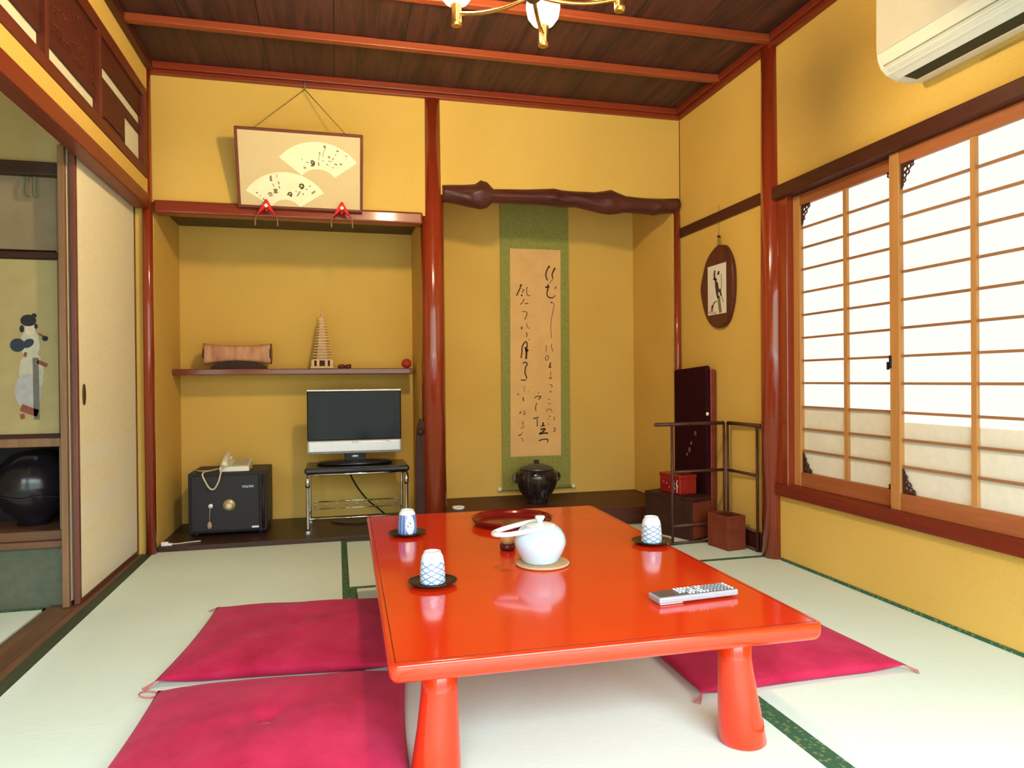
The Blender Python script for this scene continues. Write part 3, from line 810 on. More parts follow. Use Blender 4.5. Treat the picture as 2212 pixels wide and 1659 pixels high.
text_mesh('King Safe', .0155, M_SILVER, sf, (.108, -.0092, .271), (PI / 2, 0, 0))
obj('plate', B(.126, .164, -.0085, -.0055, .040, .050, .001, 1), M_WHITECLOTH, sf)
ky = thing('key', 'silver key with a hanging tag in the safe lock', 'key', (-.676, 4.148, AZ + .172))
obj('key_bow', L([(.001, -.004), (.012, -.004), (.014, 0), (.012, .004), (.001, .004)], (0, -.004, 0), 16, ax='y'), M_SILVER, ky)
obj('key_tag_string', T([(-.002, -.006, -.008), (-.004, -.007, -.04), (-.006, -.006, -.082)], .0016, 6), M_TAN, ky)
obj('key_tag', L([(.001, -.125), (.010, -.122), (.013, -.105), (.008, -.088), (.001, -.082)], (-.006, -.004, 0), 16, sy=.4), plain('worn_wooden_tag', (.35, .25, .15, 1), .6), ky)

# telephone on the safe
ph = thing('telephone', 'ivory desk telephone standing on the safe', 'telephone', (-.555, 4.29, AZ + .351))
obj('phone_body', PR([(-.085, 0), (.085, 0), (.085, .052), (-.085, .026)], 'x', -.082, .072), M_IVORY, ph)
obj('keypad', PR([(-.070, .0292), (.070, .0505), (.070, .0525), (-.070, .0312)], 'x', -.020, .062), plain('beige_keypad', (.50, .45, .30, 1), .5), ph)
hs = bmesh.new()
tube(hs, smooth_path([(-.056, -.090, .035), (-.056, -.080, .050), (-.056, -.02, .068), (-.056, .05, .080), (-.056, .085, .078), (-.056, .095, .062)], 6), .016, 14)
lathe(hs, [(.001, -.012), (.020, -.012), (.022, .006), (.001, .008)], (-.056, -.078, .040), 20)
lathe(hs, [(.001, -.012), (.020, -.012), (.022, .006), (.001, .008)], (-.056, .072, .064), 20)
obj('handset', hs, M_IVORY, ph)
M_PCORD = plain('ivory_cord', (.58, .48, .34, 1), .6)
pts = smooth_path([(-.060, -.105, .030), (-.066, -.142, .005), (-.078, -.150, -.045), (-.100, -.150, -.084), (-.122, -.150, -.082), (-.145, -.148, -.045), (-.160, -.138, .002), (-.120, -.04, .006), (-.075, .02, .010)], 14)
coil = []
obj('cord', T(pts, .0048, 8), M_PCORD, ph)
obj('line_cord', T(smooth_path([(-.240, .08, -.004), (-.20, -.05, .006), (-.150, -.06, .005), (-.080, .03, .006)], 8), .0035, 8), M_PCORD, ph)

# power plug and flex on the floor by the corner
pl = thing('power_plug', 'white plug with a pale flex lying by the corner pillar', 'plug', (-.872, 4.005, .0262))
obj('plug_block', bx(bx(bmesh.new(), -.022, .012, -.012, .010, 0, .020, .003), .012, .030, -.008, .006, 0, .012, .002), M_WHITECLOTH, pl)
obj('flex', T(smooth_path([(.026, 0, .007), (.06, .015, .004), (.10, .035, .004), (.16, .05, .004)], 6), .0035, 8), M_PCORD, pl)

# television stand
ts = thing('television_stand', 'chrome tube stand with a black glossy top', 'stand', (.110, 4.235, AZ))
obj('top_board', B(-.288, .288, -.178, .165, .336, .366, .010, 3), M_BLACK, ts)
for sx in (-1, 1):
    for y in (-.165, .150):
        obj('leg', T(smooth_path([(sx * .272, y, .012), (sx * .272, y, .20), (sx * .272, y, .300), (sx * .272, y + (.02 if y < 0 else -.02), .328)], 6), .0095, 14), M_CHROME, ts)
        obj('leg_tip', L([(.013, 0), (.013, .016), (.010, .020)], (sx * .272, y, 0), 14), M_SILVER, ts)
    obj('top_tube', T([(sx * .272, -.145, .329), (sx * .272, .130, .329)], .0085, 12), M_CHROME, ts)
    obj('corner_sleeve', L([(.0125, -.030), (.0135, 0), (.0125, .030)], (sx * .272, -.165, .290), 16), M_CHROME, ts)
    obj('side_rail', T([(sx * .272, -.165, .085), (sx * .272, .150, .085)], .006, 10), M_CHROME, ts)
obj('front_rail', T([(-.27, -.165, .330), (.27, -.165, .330)], .007, 12), M_CHROME, ts)
obj('lower_rail', T([(-.27, -.165, .085), (.27, -.165, .085)], .0055, 10), M_CHROME, ts)
bm = bmesh.new()
tube(bm, [(-.25, .150, .128), (.25, .150, .128)], .004, 8); tube(bm, [(-.25, .150, .085), (.25, .150, .085)], .003, 8)
for k in range(9): tube(bm, [(-.24 + .06 * k, .150, .086), (-.24 + .06 * k, .150, .128)], .0018, 6)
obj('wire_rack', bm, M_CHROME, ts)

# television
tv = thing('television', 'small flat television with black bezel and silver speaker bar', 'television', (.100, 4.235, AZ + .367))
obj('panel', B(-.268, .268, -.020, .040, .140, .425, .006), M_BLACKPL, tv)
def scr():
    t = NT('dark_television_glass')
    t.base(t.ramp(t.noise(t.co(), 4, 2), [(.3, (.004, .005, .007, 1)), (.7, (.006, .007, .009, 1))])); t.rough(.12)
    t.p.inputs['Specular IOR Level'].default_value = .16
    return t.m
obj('screen', B(-.222, .222, -.0225, -.019, .146, .402), scr(), tv)
obj('top_strip', B(-.268, .268, -.026, .030, .424, .434, .003), M_SILVER, tv)
obj('speaker_bar', B(-.268, .268, -.032, .040, .062, .140, .012, 3), M_SILVER, tv)
obj('groove', B(-.262, .262, -.0335, -.030, .070, .078), plain('grey_groove', (.22, .22, .24, 1), .5), tv)
text_mesh('SHARP', .012, plain('grey_lettering', (.16, .16, .18, 1), .5), tv, (0, -.0332, .128), (PI / 2, 0, 0))
text_mesh('AQUOS', .007, bpy.data.materials['grey_lettering'], tv, (.19, -.0332, .130), (PI / 2, 0, 0))
obj('neck', B(-.06, .06, -.01, .04, .018, .066, .004), M_BLACKPL, tv)
obj('neck_logo', L([(.001, -.004), (.020, -.003), (.021, 0), (.001, 0)], (0, -.0105, .045), 24, ax='y', sy=.35), M_SILVER, tv)
obj('stand_foot', L([(.001, 0), (.17, 0), (.175, .008), (.165, .016), (.05, .021), (.001, .021)], (0, .015, 0), 48, sx=1.25, sy=.62), M_BLACK, tv)
cb = thing('television_cable', 'black cable hanging behind the television stand', 'cable', (.06, 4.42, AZ))
obj('hanging_run', T(smooth_path([(.00, -.02, .36), (.015, .02, .28), (.06, .05, .19), (.12, .06, .11), (.19, .05, .05), (.24, .02, .006)], 8), .005, 8), M_BLACKPL, cb)
obj('looped_run', T(smooth_path([(-.07, 0, .36), (-.04, .02, .31), (.03, .03, .295), (.12, .02, .31), (.16, 0, .36)], 8), .0035, 8), M_BLACKPL, cb)
obj('floor_run', T(smooth_path([(.24, .02, .006), (.16, -.10, .005), (.05, -.14, .005), (-.06, -.10, .005), (-.10, -.03, .005)], 8), .004, 8), M_BLACKPL, cb)

# ------------------------------------------------------------------ FRAMED FAN PICTURE (leans forward from the beam)
FB, FT = Vector((-.171, D - .050, 1.790)), Vector((-.171, D - .195, 2.162))
flen = (FT - FB).length; ftilt = math.atan2(FB.y - FT.y, FT.z - FB.z)
fp = thing('framed_picture', 'framed picture of two ivory fan papers leaning above the shelf alcove', 'picture', FB, 0, None, ftilt)
hwf = .317
obj('mat_board', B(-hwf + .008, hwf - .008, -.006, .004, .008, flen - .008), M_MAT, fp)
bm = bmesh.new()
for a, b, c, d in ((-hwf, hwf, 0, .014), (-hwf, hwf, flen - .014, flen), (-hwf, -hwf + .014, .010, flen - .010), (hwf - .014, hwf, .010, flen - .010)):
    bx(bm, a, b, -.014, .008, c, d, .004)
obj('frame', bm, M_FRAME, fp)
obj('backing', B(-hwf + .01, hwf - .01, .004, .007, .01, flen - .01), M_FRAME, fp)
# drawing grid: 278 x 186 units over the frame
def FG(u, v, h): 
    return (-hwf + u / 278 * 2 * hwf, -.0062 - h, flen * (1 - v / 186))
def fan(cx, cy, ro, ri, a0, a1):
    bm = bmesh.new(); n = 36
    A, Bq = [], []
    for i in range(n + 1):
        a = math.radians(a0 + (a1 - a0) * i / n)
        A.append((cx + ro * math.cos(a), cy - ro * math.sin(a))); Bq.append((cx + ri * math.cos(a), cy - ri * math.sin(a)))
    for i in range(n):
        q = [A[i], A[i + 1], Bq[i + 1], Bq[i]]
        lo = [bm.verts.new(FG(u, v, 0)) for u, v in q]; hi = [bm.verts.new(FG(u, v, .0012)) for u, v in q]
        bm.faces.new(hi); 
        for k in range(4): bm.faces.new((lo[k], lo[(k + 1) % 4], hi[(k + 1) % 4], hi[k]))
    bmesh.ops.remove_doubles(bm, verts=bm.verts[:], dist=1e-6)
    return bm
def fan_frame(px, py):   # measured marks -> grid (the frame edge falls 18 units over its width)
    u = px - 508; return (u * 278 / 276, (py - 272 - u * 18 / 278) * 186 / 175)
c1 = fan_frame(684, 408); c2 = fan_frame(612, 467)
f1 = obj('fan_paper', fan(c1[0], c1[1], 109, 46, 37, 141), M_FANPAPER, fp)
f2 = obj('fan_paper', fan(c2[0], c2[1], 102, 37, 34, 148), M_FANPAPER, fp)
def clusters(P, dist):
    own = list(range(len(P)))
    def top(i):
        while own[i] != i: i = own[i]
        return i
    for i in range(len(P)):
        for j in range(i):
            if min(math.hypot(a[0] - b[0], a[1] - b[1]) for a in P[i] for b in P[j]) < dist: own[top(i)] = top(j)
    return [[i for i in range(len(P)) if top(i) == g] for g in sorted(set(top(i) for i in own))]
def marks(lst, parent, mat):
    for g in clusters([q for q, w in lst], 9):
        bm = bmesh.new()
        for i in g: stroke(bm, [fan_frame(*p) for p in lst[i][0]], lst[i][1], lambda u, v, h: FG(u, v, h + .0013))
        obj('brush_mark', bm, mat, parent)
def from_crop(x0, y0, k, lst): return [([(x0 + a / k, y0 + b / k) for a, b in pts], w) for pts, w in lst]
def arc(cx, cy, r, a0, a1, n=9): return [(cx + r * math.cos(math.radians(a0 + (a1 - a0) * i / n)), cy + r * math.sin(math.radians(a0 + (a1 - a0) * i / n))) for i in range(n + 1)]
marks(from_crop(600, 290, 11.64, [
    (arc(825, 720, 60, -120, 120), 3.6), ([(790, 700), (830, 720), (860, 725)], 3.4), ([(800, 690), (850, 760)], 2.2)]), f1, plain('brown_black_ink', (.10, .065, .02, 1), .8))
marks(from_crop(600, 290, 11.64, [
    ([(1120, 290), (1190, 300)], 4), ([(1150, 270), (1165, 345)], 3.0), ([(1165, 350), (1120, 470), (1100, 560)], 1.3), ([(1025, 430), (1025, 500)], 3.0), ([(1020, 510), (1000, 590), (1005, 640)], 1.2),
    ([(1455, 395), (1510, 425)], 3.4), ([(1440, 480), (1425, 520)], 1.8), ([(1240, 540), (1290, 590)], 4.2), ([(1380, 590), (1350, 640)], 2.2), ([(1240, 655), (1330, 690)], 1.8),
    ([(1400, 735), (1470, 765)], 3.2), ([(1540, 725), (1585, 765)], 4.2), ([(1190, 735), (1235, 765)], 2.4), ([(1110, 640), (1095, 690)], 1.6), ([(985, 690), (998, 740), (995, 785)], 2.6),
    ([(610, 820), (670, 845)], 4.4), ([(690, 690), (730, 700)], 3.0), ([(560, 600), (590, 640)], 1.4), ([(1340, 820), (1390, 840)], 2.0), ([(1680, 540), (1730, 535)], 2.2), ([(1690, 600), (1715, 610)], 1.4), ([(1480, 830), (1510, 840)], 1.4), ([(1250, 790), (1280, 800)], 1.4)]), f1, M_INKTHIN)
marks(from_crop(510, 350, 11.64, [
    (arc(1590, 610, 52, -160, 120), 4.0), ([(1520, 610), (1585, 640), (1600, 690)], 3.4), (arc(1290, 815, 45, -170, 100), 3.2), ([(1215, 825), (1290, 830), (1330, 885)], 3.0)]), f2, bpy.data.materials['brown_black_ink'])
marks(from_crop(510, 350, 11.64, [
    ([(830, 330), (815, 400), (840, 455)], 4.2), ([(800, 370), (850, 390)], 3), ([(800, 450), (855, 455)], 3.4), ([(970, 290), (975, 380)], 1.4), ([(1010, 480), (1020, 560)], 3.0), ([(1030, 600), (1030, 660)], 3.2),
    ([(860, 540), (895, 610)], 1.8), ([(870, 690), (990, 700)], 3), ([(880, 760), (990, 770)], 3.6), ([(930, 660), (925, 790)], 3.4), ([(890, 720), (970, 730)], 3.0), (arc(790, 810, 45, -200, 120), 2.6), ([(790, 770), (790, 860)], 2.2),
    ([(440, 750), (480, 780)], 3), ([(520, 840), (560, 850)], 1.6), ([(600, 910), (640, 950), (690, 990)], 3.4), ([(1560, 740), (1510, 810), (1470, 870)], 3.0), ([(1430, 745), (1470, 745)], 1.8),
    ([(1940, 740), (1850, 810)], 4.2), ([(1690, 680), (1740, 710)], 2.2), ([(1640, 790), (1620, 840)], 2.6), ([(1780, 620), (1830, 600)], 2.2), ([(860, 850), (890, 855)], 1.8)]), f2, M_INKTHIN)
Minv = Matrix.Translation(FB) @ Matrix.Rotation(ftilt, 4, 'X'); Minv.invert()
nail = Minv @ Vector((-.150, D - .036, 2.475)); low = Minv @ Vector((-.150, D - .040, 2.435))
obj('hanging_cord', tube(tube(tube(bmesh.new(), [(-.22, .002, flen), low], .0024, 8), [(.225, .002, flen), low], .0024, 8), [low, nail], .0030, 8), M_CORD, fp)
obj('hanging_nail', T([nail + Vector((0, -.012, .0)), nail + Vector((0, .02, -.0))], .005, 8), M_BLACKPL, fp)
# red cloth picture rests
def rest(x, z, label):
    r = thing('picture_rest', label, 'ornament', (x, D - .089, z), 0, 'red picture rests')
    bm = bmesh.new()
    prism(bm, [(-.050, -.052), (-.006, -.012), (.006, -.012), (.050, -.052), (.038, -.030), (.006, .030), (0, .034), (-.006, .030), (-.038, -.030)], 'y', -.018, .004)
    bx(bm, -.007, .007, .003, .0535, -.024, -.006, .002)
    obj('cloth_wedge', bm, M_REDCLOTH, r)
    q = PR([(-.011, 0), (0, -.011), (.011, 0), (0, .011)], 'y', -.022, -.017)
    obj('white_square', q, M_WHITECLOTH, r)
    for s in (-1, 1):
        t = obj('tassel', T(smooth_path([(s * .046, -.010, -.048), (s * .054, -.012, -.070), (s * .055, -.012, -.105)], 5), [.002, .002, .002, .003, .003, .003, .003, .004, .004, .004, .004], 8), plain('brown_tassel_thread', (.22, .11, .07, 1), .8) if 'brown_tassel_thread' not in bpy.data.materials else bpy.data.materials['brown_tassel_thread'], r)
rest(-.346, 1.790, 'red cloth picture rest with white square under the lower fan')
rest(.036, 1.796, 'red cloth picture rest with white square nearer the thick pillar')

# ------------------------------------------------------------------ TOKONOMA
hk = thing('hanging_scroll', 'tall calligraphy scroll on green silk hanging in the alcove', 'scroll', (1.303, AY - .012, .13))
W2 = .238
bm = B(-W2, W2, -.004, .002, .012, 2.0)
obj('silk_mounting', bm, M_SCROLLGREEN, hk)
def KG(u, v, h): return (-.172 - .008 * v / 448 + u / 108 * .352, -.0046 - h, 1.622 - v / 448 * 1.392)
bm = bmesh.new()
q = [(0, 0), (108, 0), (108, 448), (0, 448)]
lo = [bm.verts.new(KG(u, v, 0)) for u, v in q]; hi = [bm.verts.new(KG(u, v, .001)) for u, v in q]
bm.faces.new(hi)
for k in range(4): bm.faces.new((lo[k], lo[(k + 1) % 4], hi[(k + 1) % 4], hi[k]))
pp = obj('writing_paper', bm, M_SCROLLPAPER, hk)
obj('roller', L([(.012, -.248), (.012, .248)], (0, -.004, .016), 20, ax='x'), M_SCROLLGREEN, hk)
for s in (-1, 1):
    obj('roller_knob', L([(.001, -.014), (.014, -.012), (.015, .008), (.010, .014), (.001, .014)], (s * .258, -.004, .016), 18, ax='x'), M_IVORY, hk)
def cs(x0, y0, lst, k=10.367): return [([(x0 + a / k - 1102, y0 + b / k - 540) for a, b in pts], w) for pts, w in lst]
dark = cs(1095, 530, [
    ([(945, 470), (905, 530)], (6.5, 3)), ([(905, 520), (875, 600), (860, 670), (880, 760), (905, 795)], 3.6), ([(1070, 510), (1010, 630), (1005, 690), (1022, 765)], (4.6, 2.6)), ([(1010, 780), (940, 860)], 1.5),
    ([(850, 955), (940, 935)], 5.0), ([(905, 880), (925, 950)], 3.6), ([(915, 960), (885, 1080), (900, 1150), (950, 1185), (1020, 1185)], 3.4), ([(1020, 1185), (1075, 1130)], 2.2), ([(1095, 930), (1065, 985)], 2.6),
    ([(970, 1300), (1000, 1290)], 3.8), ([(320, 900), (290, 950)], 5), ([(300, 960), (250, 1070), (210, 1160)], (3.8, 3)), ([(310, 1130), (340, 1160)], 4)]) + cs(1095, 690, [
    ([(305, 890), (325, 760), (330, 650), (370, 560), (420, 520), (440, 580), (440, 660)], 3.4), ([(405, 640), (425, 760), (415, 910)], 5.2), ([(390, 660), (470, 720)], 4.0), ([(400, 740), (460, 720)], 4),
    ([(345, 1010), (400, 980), (440, 1020), (405, 1100), (392, 1220), (425, 1310), (425, 1350)], 3.2), ([(415, 1375), (370, 1385), (300, 1375)], 3.0), ([(965, 985), (935, 1100)], (2.5, 5)), ([(930, 1105), (985, 1095)], 2.4)]) + cs(1095, 830, [
    ([(795, 885), (785, 970)], 4.2), ([(730, 972), (830, 955)], 2.8), ([(730, 1045), (830, 1030), (790, 1090), (710, 1140)], 4.4), ([(700, 1145), (800, 1130), (900, 1130)], 4.2), ([(570, 795), (690, 770)], 3.0), ([(660, 800), (660, 980)], 2.4), ([(690, 1300), (760, 1275), (860, 1265), (905, 1285)], 3.2), ([(905, 1285), (880, 1345)], 2.6)])
soft = cs(1095, 530, [
    ([(1010, 1285), (1045, 1350), (1015, 1500), (985, 1655)], 1.8), ([(330, 1000), (385, 1025), (330, 1060), (370, 1090)], 2.0), ([(445, 950), (430, 1050), (455, 1140), (510, 1150)], 2.4), ([(375, 1220), (345, 1300), (290, 1350)], 2.6), ([(390, 1330), (470, 1320)], 2.8), ([(330, 1510), (420, 1510), (440, 1560), (390, 1690)], 2.4)]) + cs(1095, 690, [
    ([(985, 0), (970, 200), (985, 440)], 1.6), ([(865, 600), (865, 740)], 1.8), ([(985, 570), (990, 660), (1020, 740)], 1.6), ([(850, 940), (850, 880), (900, 830), (920, 890), (870, 950)], 2.0), ([(965, 1180), (960, 1320)], 1.6), ([(920, 1345), (1000, 1340)], 3.0), ([(935, 1490), (990, 1500), (985, 1555)], 2.2), ([(300, 210), (330, 200), (315, 250)], 3.2), ([(430, 110), (450, 190), (490, 230)], 1.8), ([(415, 310), (440, 360), (420, 420)], 2.6), ([(470, 460), (490, 485)], 2)]) + cs(1095, 830, [
    ([(375, 60), (370, 200)], 1.2), ([(225, 245), (255, 240)], 3.4), ([(345, 310), (360, 400)], 3.2), ([(265, 680), (310, 630)], 3.2), ([(365, 615), (390, 680), (340, 690)], 2.2), ([(350, 860), (330, 910)], 2.8), ([(335, 925), (370, 1000)], 1.8), ([(290, 1015), (340, 990)], 2.0), ([(240, 1165), (300, 1150)], 3.4), ([(300, 1150), (340, 1090)], 1.6), ([(300, 1220), (350, 1290)], 1.8), ([(455, 190), (480, 190)], 1.6),
    ([(680, 215), (700, 225)], 2.8), ([(600, 340), (655, 290)], 2.6), ([(660, 300), (740, 300), (690, 375)], 3.2), ([(650, 440), (620, 560), (640, 625)], 2.4), ([(940, 190), (980, 200)], 3.0), ([(910, 355), (945, 375)], 2.2), ([(915, 460), (950, 470)], 2.6), ([(870, 650), (885, 600), (950, 590), (1000, 650)], 1.8), ([(925, 745), (955, 760)], 3), ([(895, 805), (915, 830)], 1.8), ([(1040, 760), (1040, 850)], 2.0), ([(900, 920), (920, 935)], 2.4), ([(1030, 1000), (1062, 1060), (1020, 1110)], 2.6)])
inks = [plain('dark_brush_ink', (.055, .022, .008, 1), .8, 0, .3, 60), M_INKBR]
strokes = [(pts, tuple(x * .8 for x in w) if isinstance(w, tuple) else w * .8, mi) for mi, lst in enumerate((dark, soft)) for pts, w in lst]
for g in clusters([q[0] for q in strokes], 9):
    bm = bmesh.new()
    for i in g: stroke(bm, strokes[i][0], strokes[i][1], lambda u, v, h: KG(u, v, h + .0011), mi=strokes[i][2])
    obj('written_character', bm, inks, pp)

bp = thing('water_jar', 'squat black glazed lidded jar in front of the scroll', 'jar', (1.218, 4.29, .100))
obj('jar_body', L([(.070, 0), (.074, .004), (.070, .020), (.075, .032), (.110, .078), (.131, .130), (.136, .165), (.130, .190), (.116, .206), (.106, .211), (.104, .206), (.001, .204)], seg=56), M_POTGLAZE, bp)
jl = obj('lid', L([(.108, .209), (.112, .214), (.095, .228), (.055, .244), (.020, .254), (.001, .256)], seg=48), plain('grey_glaze_lid', (.055, .055, .050, 1), .18, 0, .2, 30), bp)
obj('lid_knob', L([(.014, .250), (.013, .256), (.020, .262), (.017, .268), (.001, .270)], seg=20), M_POTGLAZE, jl)
for s in (-1, 1):
    obj('ear', T([(s * (.128 + .022 * math.sin(t * PI / 8)), 0, .160 + .024 * math.cos(t * PI / 8)) for t in range(9)], .009, 10), M_POTGLAZE, bp)
ws = thing('ring_dish', 'tiny white ring dish on the alcove step beside the thick pillar', 'dish', (.702, 4.20, .1002))
obj('rim', L([(.020, 0), (.034, .001), (.038, .010), (.036, .016), (.030, .015), (.026, .006), (.020, .004)], seg=32), M_WHITECLOTH, ws)
obj('well', L([(.001, .002), (.025, .003), (.026, .008), (.001, .006)], seg=24), M_BLACKPL, ws)

# ------------------------------------------------------------------ OVAL PLAQUE ON THE RIGHT WALL
pq = thing('oval_plaque', 'dark wooden oval plaque with a painted iris card', 'plaque', (XR, 3.50, 1.37))
oval = [(3.497, 1.605), (3.43, 1.590), (3.385, 1.545), (3.352, 1.480), (3.342, 1.395), (3.347, 1.31), (3.368, 1.235), (3.412, 1.172), (3.484, 1.149), (3.569, 1.166), (3.629, 1.219), (3.669, 1.3), (3.689, 1.383), (3.667, 1.451), (3.624, 1.532), (3.563, 1.580)]
ov = [(p.x, p.y) for p in smooth_path([(a - 3.50, b - 1.37, 0) for a, b in oval + [oval[0]]], 4)[:-1]]
bm = PR(ov, 'x', -.026, -.004)
bmesh.ops.bevel(bm, geom=[e for e in bm.edges if abs(e.verts[0].co.x + .026) < 1e-5 and abs(e.verts[1].co.x + .026) < 1e-5], offset=.008, segments=3, profile=.5, affect='EDGES')
obj('wood_board', bm, wood('plaque_wood', (.065, .014, .009, 1), (.13, .030, .018, 1), 'z', .4, 5, 8), pq)
def QG(u, v, h): # card grid 100 x 280, u from far (left in the photo) to near
    return (-.0264 - h, 3.598 - u / 100 * .192 - 3.50, 1.497 - v / 280 * .272 - 1.37)
bm = bmesh.new()
lo = [bm.verts.new(QG(u, v, 0)) for u, v in ((0, 0), (100, 0), (100, 280), (0, 280))]; hi = [bm.verts.new(QG(u, v, .0012)) for u, v in ((0, 0), (100, 0), (100, 280), (0, 280))]
bm.faces.new(hi)
for k in range(4): bm.faces.new((lo[k], lo[(k + 1) % 4], hi[(k + 1) % 4], hi[k]))
cd = obj('picture_card', bm, plain('white_card', (.74, .68, .64, 1), .7, 0, .02, 20), pq)
M_PK = plain('ink_wash_grey', (.075, .045, .045, 1), .8); M_PGR = plain('ink_wash_green', (.20, .17, .06, 1), .8); M_PRD = plain('ink_wash_orange', (.42, .10, .03, 1), .8); M_PGY = plain('ink_wash_pale', (.46, .46, .40, 1), .8)
bm = bmesh.new(); ofs = lambda u, v, h: QG(u, v, h + .0013)
for pts, w, mi in (([(40, 30), (38, 60), (45, 90)], 9, 0), ([(62, 40), (58, 60)], 11, 0), ([(32, 75), (50, 85)], 10, 0), ([(45, 90), (50, 150), (58, 190)], 11, 0), ([(52, 100), (60, 160)], 9, 0), ([(75, 60), (76, 120), (70, 170)], 3, 1), ([(66, 140), (74, 180)], 8, 0),
                   ([(60, 180), (66, 240), (70, 275)], 14, 1), ([(74, 170), (80, 200), (88, 220)], 3, 1), ([(50, 205), (34, 215), (26, 240)], 6, 0), ([(26, 225), (22, 262)], 11, 2), ([(4, 262), (30, 270), (48, 268)], 12, 3)):
    stroke(bm, pts, w, ofs, mi=mi)
obj('iris_painting', bm, [M_PK, M_PGR, M_PRD, M_PGY], cd)
obj('hanging_loop', tube(T([(-.014, .010 + .0, .225), (-.014, .010, .262), (-.014, 0, .282), (-.014, -.010, .262), (-.014, -.010, .225)], .003, 8), [(-.014, 0, .282), (-.012, 0, .455)], .0013, 6), M_CORD, pq)
obj('cord_knot', L([(.001, -.007), (.009, -.004), (.010, .003), (.001, .008)], (-.014, 0, .282), 12), M_CHEST, pq)

# ------------------------------------------------------------------ KIMONO RACK, BOXES, CASE
kr = thing('kimono_rack', 'dark slender two-panel folding clothes rack in the corner', 'rack', (1.700, 3.388, 0))
pA, pB, pC = Vector((0, 0, 0)), Vector((.326, .020, 0)), Vector((.340, -.248, 0))
def up(p, z): return (p.x, p.y, z)
def bar(name, a, z0, b, z1, w=.013, h=.013):
    a3, b3 = Vector(up(a, z0)), Vector(up(b, z1)); d = b3 - a3
    bm = bmesh.new()
    if d.length < 1e-6: return
    tube(bm, [a3, b3], w * .62, 4); return obj(name, bm, M_RACK, kr)
dAB = (pB - pA).normalized(); dBC = (pC - pB).normalized()
pB1 = pB - dAB * .012; pB2 = pB + dBC * .016
for p in (pA, pB1, pB2, pC): bar('post', p, 0, p, .632)
bar('top_rail', pA - dAB * .100, .634, pB1, .634, .016); bar('top_rail', pB2, .634, pC + dBC * .035, .634, .016)
bar('middle_rail', pA, .383, pB1, .383); bar('middle_rail', pB2, .383, pC, .383)
bar('lower_rail', pA, .100, pB1, .100); bar('lower_rail', pB2, .100, pC, .100)
bar('foot_rail', pA - dAB * .02, .009, pB1, .009); bar('foot_rail', pB2, .009, pC, .009)

def rotated(name, label, cat, loc, u, mat):
    t = thing(name, label, cat, loc, math.atan2(u[1], u[0])); return t
bxn = rotated('wooden_box', 'small open brown-red wooden box in front of the rack', 'box', (1.905, 3.190, 0), (1, .28), M_BOX)
w_, d_, h_ = .112, .160, .174
bm = bmesh.new()
bx(bm, 0, w_, 0, .008, 0, h_, .0015, 1); bx(bm, 0, w_, d_ - .008, d_, 0, h_, .0015, 1); bx(bm, 0, .008, .007, d_ - .007, 0, h_, .0015, 1); bx(bm, w_ - .008, w_, .007, d_ - .007, 0, h_, .0015, 1); bx(bm, .006, w_ - .006, .006, d_ - .006, .004, .012)
obj('box_walls', bm, M_BOX, bxn)
obj('inner_lid', B(.012, w_ - .012, .04, d_ - .012, .150, .164, .003), M_CHEST, bxn)
bxn.rotation_euler.z = math.radians(9)
ch = thing('storage_chest', 'dark brown wooden chest against the corner under the red box', 'chest', (1.842, 3.440, 0), math.radians(21))
obj('chest_body', B(0, .150, 0, .345, 0, .215, .004), M_CHEST, ch)
obj('front_panel', B(.006, .146, -.003, .002, .012, .205, .001), M_BOX, ch)  # browner wood on this face stands in for light falling on it
obj('chest_lid', B(-.003, .153, -.004, .349, .213, .232, .004), M_CHEST, ch)
rb = thing('red_lacquer_box', 'small red lacquer box with pale tassels on the dark chest', 'box', (1.826, 3.550, .2325), math.radians(9))
obj('box_body', B(0, .112, 0, .190, 0, .088, .004), M_REDBOX, rb)
obj('box_lid', B(-.003, .115, -.003, .193, .086, .107, .005), M_REDBOX, rb)
obj('trim_band', B(.112, .1165, .01, .18, .004, .10), M_BLACK, rb)
bm = bmesh.new()
for yy, zz in ((.012, .06), (.045, .052)):
    tube(bm, smooth_path([(-.006, yy, zz + .02), (-.010, yy + .004, zz), (-.009, yy, zz - .03), (-.008, yy + .003, zz - .052)], 4), .003, 8)
tube(bm, [(-.007, .028 + .018 * math.cos(t * PI / 6), .045 + .016 * math.sin(t * PI / 6)) for t in range(12)], .0024, 6, True)
obj('tassel_cord', bm, plain('pale_pink_silk_cord', (.52, .34, .28, 1), .7), rb)
for yy, zz in ((.12, .05), (.15, .055), (.10, .03)):
    obj('mother_of_pearl_dot', L([(.001, -.002), (.006, -.0015), (.006, 0), (.001, 0)], (-.001, yy, zz), 12, ax='x'), M_THREAD, rb)
cs_ = thing('instrument_case', 'tall dark maroon cloth-covered case leaning upright in the corner', 'case', (1.986, 3.545, 0))
def sack():
    bm = bmesh.new()
    bx(bm, 0, .030, 0, .385, .0, .930, .012, 3)
    for v in bm.verts:
        if v.co.z > .8: v.co.z += .012 * (1 - v.co.y / .385) + .006 * math.sin(v.co.y * 28)
    return bm
obj('cloth_cover', sack(), M_CASE, cs_)
obj('red_back', B(.030, .066, .004, .380, 0, .922, .006), M_CASERED, cs_)
obj('toggle', L([(.001, -.010), (.007, -.008), (.008, 0), (.007, .008), (.001, .010)], (.006, -.004, .676), 14), M_IVORY, cs_)
bm = bmesh.new()
for y, z, r in ((.19, .46, .014), (.17, .50, .010), (.22, .43, .009), (.12, .56, .012)):
    tube(bm, [(-.0012, y + r * .7 * math.cos(t * PI / 5), z + r * math.sin(t * PI / 5)) for t in range(10)], .0022, 6, True)
    bx(bm, -.0016, 0, y - r * .4, y + r * .4, z - r * .6, z + r * .6, .0005, 1)
